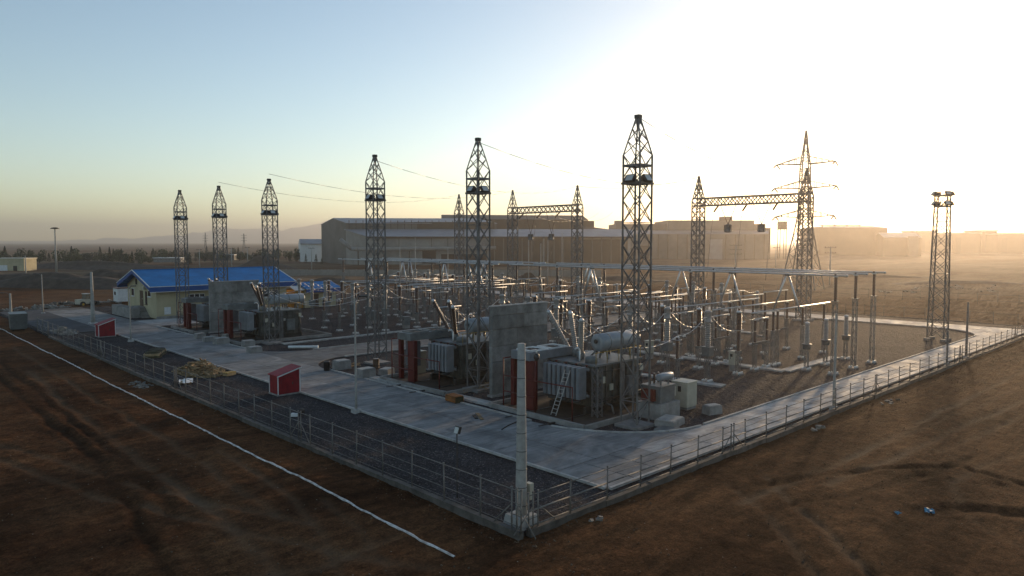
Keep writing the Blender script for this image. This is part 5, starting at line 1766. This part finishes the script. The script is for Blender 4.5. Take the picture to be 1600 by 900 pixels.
# loose stones and clods strewn over the bare dirt: far too many to count
def pebble_field():
    rnd = random.Random(5)
    b = MB()
    for k in range(5200):
        if rnd.random() < 0.5:
            x, y = rnd.uniform(3, 19.6), 14 + 70 * rnd.random() ** 1.6
        else:
            x, y = 20 + 70 * rnd.random() ** 1.6, rnd.uniform(4, 19.9)
        if noise.noise((x * 0.2, y * 0.2, 30.0)) < -0.15 and rnd.random() < 0.8:
            continue
        s = 0.018 + 0.05 * rnd.random() ** 4
        if rnd.random() < 0.22:     # spill along the fence foot
            if x < 20:
                x = 19.9 - 0.8 * rnd.random() ** 2
            else:
                y = 20.2 - 0.8 * rnd.random() ** 2
        z = ground_z(x, y)
        WEAR.pop()
        q = Quaternion((rnd.gauss(0, 1), rnd.gauss(0, 1), rnd.gauss(0, 1), rnd.gauss(0, 1))).normalized()
        o = len(b.v)
        for v in ((1, 0, 0), (-1, 0, 0), (0, .8, 0), (0, -.8, 0), (0, 0, .6), (0, 0, -.6)):
            p = q @ Vector(v) * s * rnd.uniform(.8, 1.2)
            b.v.append((x + p.x, y + p.y, z + p.z + s * .25))
        for t in ((0, 2, 4), (2, 1, 4), (1, 3, 4), (3, 0, 4), (2, 0, 5), (1, 2, 5), (3, 1, 5), (0, 3, 5)):
            b.face([o + i for i in t])
    return b.build('loose_stones', M_CLOD)


tag(pebble_field(), 'loose stones and clods strewn over the bare dirt', 'stones', kind='stuff')

# ------------------------------------------------------------------ industrial halls behind the yard
VIEW = AZ - math.pi / 2        # local x = to the right, local y = away from the yard


def far_frame(depth):
    x, y = at(depth, 0)
    return (x, y, -0.4)


def up(y, d):
    return 12.4 + (378 - y) * d / 1122.0


def lat(x, d):
    return (x - 800) * d / 1122.0


def gable_hall(root, A, B, L, h_e, h_r, wall_m, roof_m, bays=0):
    """Hall with gable edge A-B (plan) and length vector L; wall body, two roof planes, wall ribs."""
    A, B, L = Vector(A), Vector(B), Vector(L)
    C, D = B + L, A + L
    mid0, mid1 = (A + B) / 2, (C + D) / 2
    MB().hull8([(*p, 0) for p in (B, C, D, A)], [(*p, h_e) for p in (B, C, D, A)]).build('wall', wall_m, root)
    for (P, Q, M0, M1) in ((B, C, mid0, mid1), (D, A, mid1, mid0)):
        ov = (P - M0).normalized() * 0.9
        lo = [(*(P + ov), h_e + .15), (*(Q + ov), h_e + .15), (*M1, h_r), (*M0, h_r)]
        MB().hull8([(a, b, c - .3) for a, b, c in lo], lo).build('roof', roof_m, root)
    for (P, Q, M0) in ((A, B, mid0), (C, D, mid1)):
        i = (L.normalized() * (0.4 if M0 == mid0 else -0.4))
        MB().hull8([(*P, h_e), (*Q, h_e), (*(Q + i), h_e), (*(P + i), h_e)], [(*(M0 - (M0 - P) * .02), h_r - .35), (*(M0 + (M0 - P) * .02), h_r - .35), (*(M0 + i + (M0 - P) * .02), h_r - .35), (*(M0 + i - (M0 - P) * .02), h_r - .35)]).build('gable', wall_m, root)
    return C, D


D1 = 396.0
hall = thing('factory_hall', 'long pale grey factory hall with a bluish roof behind the left towers', 'hall', far_frame(0), VIEW)
A, B = (lat(503, 432), 432.0), (lat(541, 396), 396.0)
gable_hall(hall, A, B, (lat(776, 404) - B[0], 8.0), up(349, 398) , up(341, 416), M_HALLWALL, M_HALLROOF)
for k in range(22):       # cladding sheets on the near side show as upright seams
    t = (k + 0.5) / 22
    x = B[0] + t * (lat(776, 404) - B[0])
    MB().box((x, 396.0 + 8 * t - 0.12, up(353, 398)), (0.35, 0.2, 6.0)).build('cladding_rib', M_HALLBROWN, hall)
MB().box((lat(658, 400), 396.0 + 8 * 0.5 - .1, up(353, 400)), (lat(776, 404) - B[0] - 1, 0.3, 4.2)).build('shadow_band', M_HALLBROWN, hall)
# lean-to along the front
z_t, z_e = up(358, 394), up(369.5, 378)
P0, P1, P2, P3 = Vector((lat(541, 395), 395.0)), Vector((lat(577, 376), 376.0)), Vector((lat(985, 384), 384.0)), Vector((lat(985, 402), 402.0))
MB().hull8([(*P1, 0), (*P2, 0), (*P3, 0), (*P0, 0)], [(*P1, z_e - .3), (*P2, z_e - .3), (*P3, z_t - .4), (*P0, z_t - .4)]).build('lean_to_wall', M_HALLPALE, hall)
lo = [(P1.x - 1, P1.y - 1, z_e), (P2.x + 1, P2.y - 1, z_e), (P3.x + 1, P3.y, z_t), (P0.x - 1, P0.y, z_t)]
MB().hull8([(a, b, c - .35) for a, b, c in lo], lo).build('lean_to_roof', M_HALLROOF, hall)
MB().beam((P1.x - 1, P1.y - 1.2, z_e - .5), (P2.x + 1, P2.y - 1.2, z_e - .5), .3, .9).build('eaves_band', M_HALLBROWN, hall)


def front(x0, x1, y0, y1, nm, m, off=0.25):
    """Panel or opening on the lean-to front, given by its extent along the front and its heights."""
    def pt(x):
        t = (lat(x, 380) - P1.x) / (P2.x - P1.x)
        return P1.lerp(P2, t)
    a, b = pt(x0), pt(x1)
    c = (a + b) / 2
    return MB().box((c.x, c.y - off / 2, (up(y0, 380) + up(y1, 380)) / 2), ((b - a).length, off, abs(up(y0, 380) - up(y1, 380))), rz=math.atan2((b - a).y, (b - a).x)).build(nm, m, hall)


front(661, 682, 391, 411.4, 'doorway', M_DARK)
front(765, 848, 372, 411.3, 'open_bay', M_HALLBROWN, .3)
front(851, 908, 372, 411.3, 'open_bay', M_HALLBROWN, .3)
front(911, 982, 374, 411.3, 'open_bay', M_HALLBROWN, .3)
front(722, 762, 372, 388, 'dark_panel', M_TXGREY, .3)
front(690, 760, 397, 411.2, 'open_bay', M_DARK, .34)
for x in (772, 786, 800, 815, 830, 865, 880, 895, 925, 940, 955, 970):
    front(x, x + 1.6, 372.5, 411.2, 'column', M_HALLWALL, .7)
for x in (600, 625, 650, 675, 700, 720):
    front(x, x + .6, 371.5, 388, 'cladding_rib', M_HALLBROWN, .32)
du = MB()
pts = [(lat(532, 372), 372.5, up(374, 372)), (lat(549, 371), 371.5, up(389, 371)), (lat(560, 371), 371.5, up(389.5, 371)), (lat(775, 376), 376.5, up(387.5, 376))]
for a, b in zip(pts, pts[1:]):
    du.tube(a, b, 1.05, 10)
tag(du.build('exhaust_duct', M_HALLPALE), 'fat pale exhaust duct running along the front of the factory hall', 'duct')
bpy.context.view_layer.objects.active = None
d_o = bpy.data.objects['exhaust_duct']
d_o.location, d_o.rotation_euler = far_frame(0), (0, 0, VIEW)
for x in (560, 600, 640, 680, 720, 760):
    d = 371.5 + 5 * (x - 560) / 215
    MB().beam((lat(x, d), d, 0), (lat(x, d), d, up(391.5, d)), .5).build('duct_leg', M_HALLBROWN, d_o)
an = thing('annexe_hall', 'small white annexe at the left end of the factory hall', 'hall', far_frame(0), VIEW)
gable_hall(an, (lat(467, 455), 455.0), (lat(470, 434), 434.0), (lat(505, 440) - lat(468, 440), 3.0), up(381, 437), up(373.5, 445), M_WHITE, M_HALLROOF)

bh = thing('rolling_mill_hall', 'tall dark brown hall rising behind the long pale hall', 'hall', far_frame(0), VIEW)
gable_hall(bh, (lat(690, 455), 455.0), (lat(690, 420), 420.0), (lat(916, 440) - lat(690, 420), 12.0), up(343, 420), up(336, 440), M_HALLBROWN, M_HALLBROWN)
MB().span(lat(916, 440), lat(926, 440), 433.5, 452.0, 0, up(345.5, 438)).build('end_bay', M_HALLBROWN, bh)
lo = [(lat(905, 430), 412.0, up(362, 415)), (lat(975, 425), 416.0, up(363, 415)), (lat(975, 433), 432.0, up(361, 430)), (lat(905, 430), 432.0, up(352.5, 430))]
MB().hull8([(a, b, 0) for a, b, c in lo], lo).build('side_aisle', M_HALLBROWN, bh)
for k in range(9):
    x = lat(700 + 24 * k, 421)
    MB().box((x, 420.0 + 12 * (k * 24 + 10) / 226 - .25, up(349, 421)), (.5, .4, 4.6)).build('cladding_rib', M_DOOR, bh)

h2 = thing('steelworks_hall', 'hazy steelworks hall with a roof ventilator behind the sunlit gantry', 'hall', far_frame(0), VIEW)
D2 = 520.0


def blk(root, x0, x1, yt, d0, d1, nm='wall', m=M_HALLWALL, zb=0.0):
    return MB().span(lat(x0, d0), lat(x1, d0), d0, d1, zb, up(yt, d0)).build(nm, m, root)


blk(h2, 1043, 1177, 344.5, D2, D2 + 50)
blk(h2, 962, 1042.6, 350, D2 + 5, D2 + 45, 'wall')
blk(h2, 1128, 1143, 338.5, D2 + 10, D2 + 20, 'roof_ventilator', M_HALLBROWN, up(344.6, D2))
blk(h2, 1177.4, 1193, 350, D2 + 2, D2 + 40, 'wall')
blk(h2, 1193.4, 1203, 356, D2 + 2, D2 + 36, 'wall')
blk(h2, 962, 972, 345, D2 + 4, D2 + 14, 'stair_tower', M_HALLWALL)
lo = [(lat(962, 505), 505.0, up(366, 505)), (lat(1200, 505), 505.0, up(366, 505)), (lat(1200, D2), D2 - .2, up(361, D2)), (lat(962, D2), D2 - .2, up(361, D2))]
MB().hull8([(a, b, 0) for a, b, c in lo], lo).build('lean_to', M_HALLWALL, h2)
MB().hull8([(a, b, c + .05) for a, b, c in lo], [(a, b, c + .4) for a, b, c in lo]).build('lean_to_roof', M_HALLROOF, h2)
for x0, x1, y0 in ((970, 990, 388), (1108, 1128, 374), (1000, 1012, 384)):
    MB().span(lat(x0, 505), lat(x1, 505), 504.6, 504.95, 0.1, up(y0, 505)).build('doorway', M_DARK if x0 != 1108 else M_HALLROOF, h2)
for k in range(16):
    x = 968 + 15 * k
    if not (1100 < x < 1130):
        MB().span(lat(x, 505) - .25, lat(x, 505) + .25, 504.5, 504.9, 0, up(366.5, 505)).build('column', M_HALLBROWN, h2)

h3 = thing('melt_shop_hall', 'far hazy hall below the glare, right of the pylon', 'hall', far_frame(0), VIEW)
blk(h3, 1278, 1284, 355, 640, 650, 'chimney_block', M_HALLBROWN)
gable = [(lat(1284, 640), 640.0), (lat(1385, 640), 640.0), (lat(1385, 640), 690.0), (lat(1284, 640), 690.0)]
MB().prism(gable, 0, up(356, 640)).build('wall', M_HALLBROWN, h3)
MB().hull8([(a, b, up(356, 640)) for a, b in gable], [(lat(1298, 640), 648, up(353, 640)), (lat(1369, 640), 648, up(353, 640)), (lat(1369, 640), 684, up(353, 640)), (lat(1298, 640), 684, up(353, 640))]).build('roof', M_HALLROOF, h3)
MB().span(lat(1300, 640), lat(1366, 640), 655, 675, up(351.6, 640), up(350.4, 640)).build('roof_monitor', M_HALLROOF, h3)
for x in (1302, 1322, 1342, 1362):
    MB().span(lat(x, 640) - .4, lat(x, 640) + .4, 664, 666, up(353.2, 640), up(351.6, 640)).build('monitor_post', M_HALLBROWN, h3)
h4 = thing('low_warehouse', 'low hazy warehouse with one paler panel far right of the pylon', 'hall', far_frame(0), VIEW)
gable_hall(h4, (lat(1386, 625), 650.0), (lat(1386, 605), 612.0), (lat(1445, 612) - lat(1386, 605), 6.0), up(371, 612), up(363.5, 630), M_HALLBROWN, M_HALLROOF)
MB().span(lat(1419, 611), lat(1434, 611), 611.0, 613.0, .1, up(369, 611)).build('pale_panel', M_HALLWALL, h4)
for k, (x0, x1, yt, d, lab) in enumerate([(1486, 1530, 363, 760, 'distant low shed right of the lamp tower'), (1532, 1556, 359.5, 800, 'distant shed with a raised end at the far right'), (1430, 1462, 360, 820, 'distant shed left of the lamp tower'), (1558, 1640, 364, 780, 'distant low shed at the right edge')]):
    s = thing('distant_shed', lab, 'shed', far_frame(0), VIEW, 'sheds on the right horizon')
    blk(s, x0, x1, yt + 2.5, d, d + 30, 'wall', M_HALLBROWN)
    MB().span(lat(x0, d) - 1, lat(x1, d) + 1, d - 1, d + 31, up(yt + 2.4, d), up(yt, d)).build('roof', M_HALLROOF, s)
    MB().span(lat(x0 + 6, d), lat(x0 + 14, d), d - .4, d - .02, .1, up(yt + 8, d)).build('doorway', M_DARK, s)
wt = thing('water_tank', 'square raised water tank between the steelworks hall and the pylon', 'tank', far_frame(0), VIEW)
blk(wt, 1217.5, 1228.5, 346, 530, 535.5, 'tank', M_HALLBROWN, up(358, 530))
for x in (1218.2, 1227.8):
    for d in (530.4, 535.0):
        MB().beam((lat(x, 530), d, 0), (lat(x, 530), d, up(358, 530)), .5).build('leg', M_HALLBROWN, wt)
MB().span(lat(1216, 530), lat(1230, 530), 529, 536.5, up(358.6, 530), up(358.1, 530)).build('platform', M_HALLBROWN, wt)
for k in range(10):
    MB().beam((lat(1216 + 1.5 * k, 530), 529, up(358, 530)), (lat(1216 + 1.5 * k, 530), 529, up(356, 530)), .15).build('railing_post', M_HALLBROWN, wt)

bx, by = at(303, lat(17, 303))
lb = thing('beige_store', 'low beige store building at the left edge', 'building', (bx, by, -0.4), VIEW)
MB().span(-8, 5.6, 0, 8, 0, 5.3).build('wall', M_CREAMWALL, lb)
MB().span(-8.3, 5.9, -.3, 8.3, 5.3, 5.6).build('roof', M_CREAM, lb)
MB().span(-7.5, -1.5, -.1, -.01, .1, 2.6).build('roller_door', M_WHITE, lb)
MB().span(1.0, 2.6, -.1, -.01, .1, 2.3).build('door', M_DARK, lb)
lb2 = thing('low_shed', 'pale flat shed roof among the far trees left of the first tower', 'shed', far_frame(0), VIEW)
blk(lb2, 240, 282, 403.5, 420, 428, 'wall', M_CONC)
MB().span(lat(239, 420), lat(283, 420), 419, 429, up(403.4, 420), up(402.4, 420)).build('roof', M_WHITE, lb2)
lb3 = thing('low_shed', 'grey flat shed behind the middle left tower', 'shed', far_frame(0), VIEW)
blk(lb3, 338, 366, 399, 480, 488, 'wall', M_HALLWALL)
MB().span(lat(337, 480), lat(367, 480), 479, 489, up(398.9, 480), up(397.5, 480)).build('roof', M_HALLROOF, lb3)

# precast boundary wall in front of the halls
bw = thing('boundary_wall', 'long low precast boundary wall in front of the halls', 'wall', far_frame(0), VIEW)
n = 46
me = MB().span(0.0, 2.34, -.08, .08, 0, 2.35).mesh('wall_panel', M_BOUNDARY)
mp = MB().span(-.13, .13, -.15, .15, 0, 2.5).mesh('wall_post', M_BOUNDARY)
for k in range(n):
    x = lat(425, 262) + 2.6 * k
    d = 262 - 0.12 * k
    link('wall_panel', me, bw, (x + .13, d, 0))
    link('wall_post', mp, bw, (x, d, 0))


# ------------------------------------------------------------------ far poles, mast, pylons
def t_pole(x, y, d, h, label, arms=2, w=2.6):
    px, py = at(d, lat(x, d))
    p = thing('utility_pole', label, 'utility pole', (px, py, -0.4), VIEW, 'utility poles')
    MB().lathe([(.24, 0), (.15, h)], 8).build('shaft', M_POLE, p)
    for k in range(arms):
        z = h - .25 - 1.5 * k
        a = MB().box((0, 0, z), (w, .16, .16)).build('cross_arm', M_DARKSTEEL, p)
        for s in (-.46, -.2, .2, .46):
            MB().lathe([(.05, z + .08), (.09, z + .2), (.04, z + .34)], 6, (s * w, 0, 0)).build('pin_insulator', M_BROWN, a)


for x, d, h, lab, ar, w in [(1297, 205, 11, 'utility pole standing right of the pylon in the haze', 2, 3.2), (1149, 245, 11.5, 'utility pole with three arms below the second line trap', 3, 4.2), (487, 300, 10, 'utility pole before the white annexe', 1, 2.4),
                            (312, 335, 9, 'utility pole just left of the middle left tower', 1, 2.6), (362, 335, 9.5, 'utility pole just right of the middle left tower', 1, 2.6), (387, 335, 10, 'utility pole left of the tower before the roof end', 1, 2.4), (1212, 330, 10, 'faint utility pole before the water tank', 1, 3.0), (40, 230, 8, 'utility pole at the far left behind the soil heaps', 1, 2)]:
    t_pole(x, 0, d, h, lab, ar, w)
for k, (x, d, h) in enumerate([(625, 190, 11.5), (649, 178, 13.5), (700, 190, 11.0), (826, 186, 13.0), (845, 190, 12), (878, 190, 15.0), (856, 186, 13)]):
    px, py = at(d, lat(x, d))
    nm = ('first', 'second', 'third', 'fourth', 'fifth', 'seventh', 'sixth')[k]
    p = thing('lamp_pole', 'thin pole before the halls, %s from the left' % nm, 'pole', (px, py, -0.4), 0, 'thin poles before the halls')
    MB().lathe([(.14, 0), (.07, h)], 8).build('shaft', M_POLE, p)
    MB().lathe([(.3, -.05), (.3, .25)], 8).build('footing', M_CONC, p)
px, py = at(285, lat(88, 285))
hm_ = thing('high_mast', 'tall high-mast light with a ring of lamps at the far left', 'lamp', (px, py, -0.4), VIEW)
MB().lathe([(.42, 0), (.2, 18.0)], 10).build('shaft', M_POLE, hm_)
MB().lathe([(.3, 17.5), (1.25, 17.75), (1.3, 17.95), (.5, 18.15)], 16).build('lamp_ring', M_DARKSTEEL, hm_)
for k in range(8):
    a = k * math.pi / 4
    MB().box((1.35 * math.cos(a), 1.35 * math.sin(a), 17.65), (.4, .4, .25), rz=a).build('lamp', M_DARKSTEEL, hm_)
for k, (x, d, h, lab) in enumerate([(322, 900, 24, 'faint distant pylon between the first two left towers'), (382, 820, 22, 'faint distant pylon between the second and third left towers')]):
    px, py = at(d, lat(x, d))
    p = thing('distant_pylon', lab, 'pylon', (px, py, -0.5), VIEW + .3, 'distant pylons')
    lg, br = lattice_meshes([(0, 2.2), (6, 1.4), (11, .8), (15, .6), (19, .5), (h, .1)], .3, .2, 'x', 1)
    for m in lg:
        link('leg', m, p)
    link('bracing', br, p)
    for z in (14, 17, 20):
        MB().beam((-3.2, 0, z), (3.2, 0, z), .3).build('cross_arm', M_STEEL, p)


# ------------------------------------------------------------------ trees
def tree_kit(seed, h, r, conifer, m):
    rnd = random.Random(seed)
    tr = MB()
    tr.lathe([(.16, -.3), (.12, h * .4), (.04, h * .92)], 6)
    for k in range(5):
        a, z = rnd.uniform(0, 6.28), h * rnd.uniform(.3, .6)
        tr.tube((0, 0, z), (r * .6 * math.cos(a), r * .6 * math.sin(a), z + h * .18), .05, 5, .02)
    trunk = tr.mesh('trunk', M_BARK)
    c = MB()
    lobes = [(rnd.uniform(-.45, .45) * r, rnd.uniform(-.45, .45) * r, h * rnd.uniform(.35, .85), rnd.uniform(.45, .75) * r) for _ in range(7)]
    for k in range(300):
        if conifer:
            t = rnd.random() ** .8
            z = h * (.12 + .88 * t)
            rr = r * (1 - t) ** .8 * rnd.uniform(.35, 1.05)
            a = rnd.uniform(0, 6.28)
            p = Vector((rr * math.cos(a), rr * math.sin(a), z))
        else:
            lx, ly, lz, lr = lobes[k % 7]
            v = Vector((rnd.gauss(0, 1), rnd.gauss(0, 1), rnd.gauss(0, 1))).normalized() * lr * rnd.uniform(.55, 1.05)
            p = Vector((lx, ly, lz)) + Vector((v.x, v.y, v.z * 1.2))
        s = rnd.uniform(.18, .42) * (.8 if conifer else 1)
        q = Quaternion((rnd.gauss(0, 1), rnd.gauss(0, 1), rnd.gauss(0, 1), rnd.gauss(0, 1))).normalized()
        c.poly([p + q @ Vector(w) * s for w in ((-1, -.5, 0), (.2, -.8, .15), (1, .1, 0), (.1, .75, -.15))])
    return [('trunk', trunk, None, None), ('crown', c.mesh('crown', m), None, None)]


TK = [tree_kit(1, 5.2, 1.9, False, M_LEAF), tree_kit(2, 7.0, 2.0, False, M_LEAF), tree_kit(3, 8.2, 1.5, True, M_LEAF2), tree_kit(4, 4.2, 2.1, False, M_LEAF2), tree_kit(5, 6.4, 1.3, True, M_LEAF2)]
TL = ['low rounded tree in the far tree belt', 'taller loose tree in the far tree belt', 'tall dark conifer in the far tree belt', 'low dark bushy tree in the far tree belt', 'slim dark conifer in the far tree belt']
rnd = random.Random(77)
for k in range(190):
    x = rnd.uniform(-30, 500) if k > 60 else rnd.uniform(-30, 300)
    d = rnd.uniform(372, 480) if x < 300 else rnd.uniform(440, 560)
    if 236 < x < 286 and d < 424:
        d += 60
    t = rnd.choices(range(5), (5, 3, 1.2, 4, 1.2))[0]
    px, py = at(d, lat(x, d))
    seg = 'behind the beige store' if x < 45 else 'round the high mast' if x < 115 else 'left of the blue roof' if x < 200 else 'above the blue roof' if x < 300 else 'between the left towers' if x < 415 else 'left of the white annexe'
    o = place(TK[t], 'tree', TL[t] + ' ' + seg, 'tree', (px, py, -0.5), rnd.uniform(0, 6.28), 'belt of trees along the far left plain')
    s = rnd.uniform(.75, 1.25)
    o.scale = (s * rnd.uniform(.9, 1.3), s * rnd.uniform(.9, 1.3), s)
for k, (x, lab) in enumerate(((478, 'left dark conifer before the white annexe'), (494, 'right dark conifer before the white annexe'), (503, 'small conifer at the corner of the factory hall'))):
    px, py = at(395, lat(x, 395))
    o = place(TK[2 if k < 2 else 4], 'tree', lab, 'tree', (px, py, -0.4), k * 1.3, 'conifers by the hall')
    o.scale = (.8, .8, .7 if k < 2 else .55)

# crates, drums and pallets stacked on the sunlit ground beyond the back road
for k in range(26):
    x, d = rnd.uniform(1360, 1620), rnd.uniform(172, 200)
    px, py = at(d, lat(x, d))
    scatter('spoil_heap', 'small sunlit spoil heap beyond the back road, ' + ('left of the lamp tower' if x < 1450 else 'just right of the lamp tower' if x < 1540 else 'near the right edge'), 'spoil heap', (px, py, -0.35), 7, 1.6, .8, .5, M_RUBBLE, 100 + k, .6, 'spoil heaps beyond the back road', 1.4, .4)
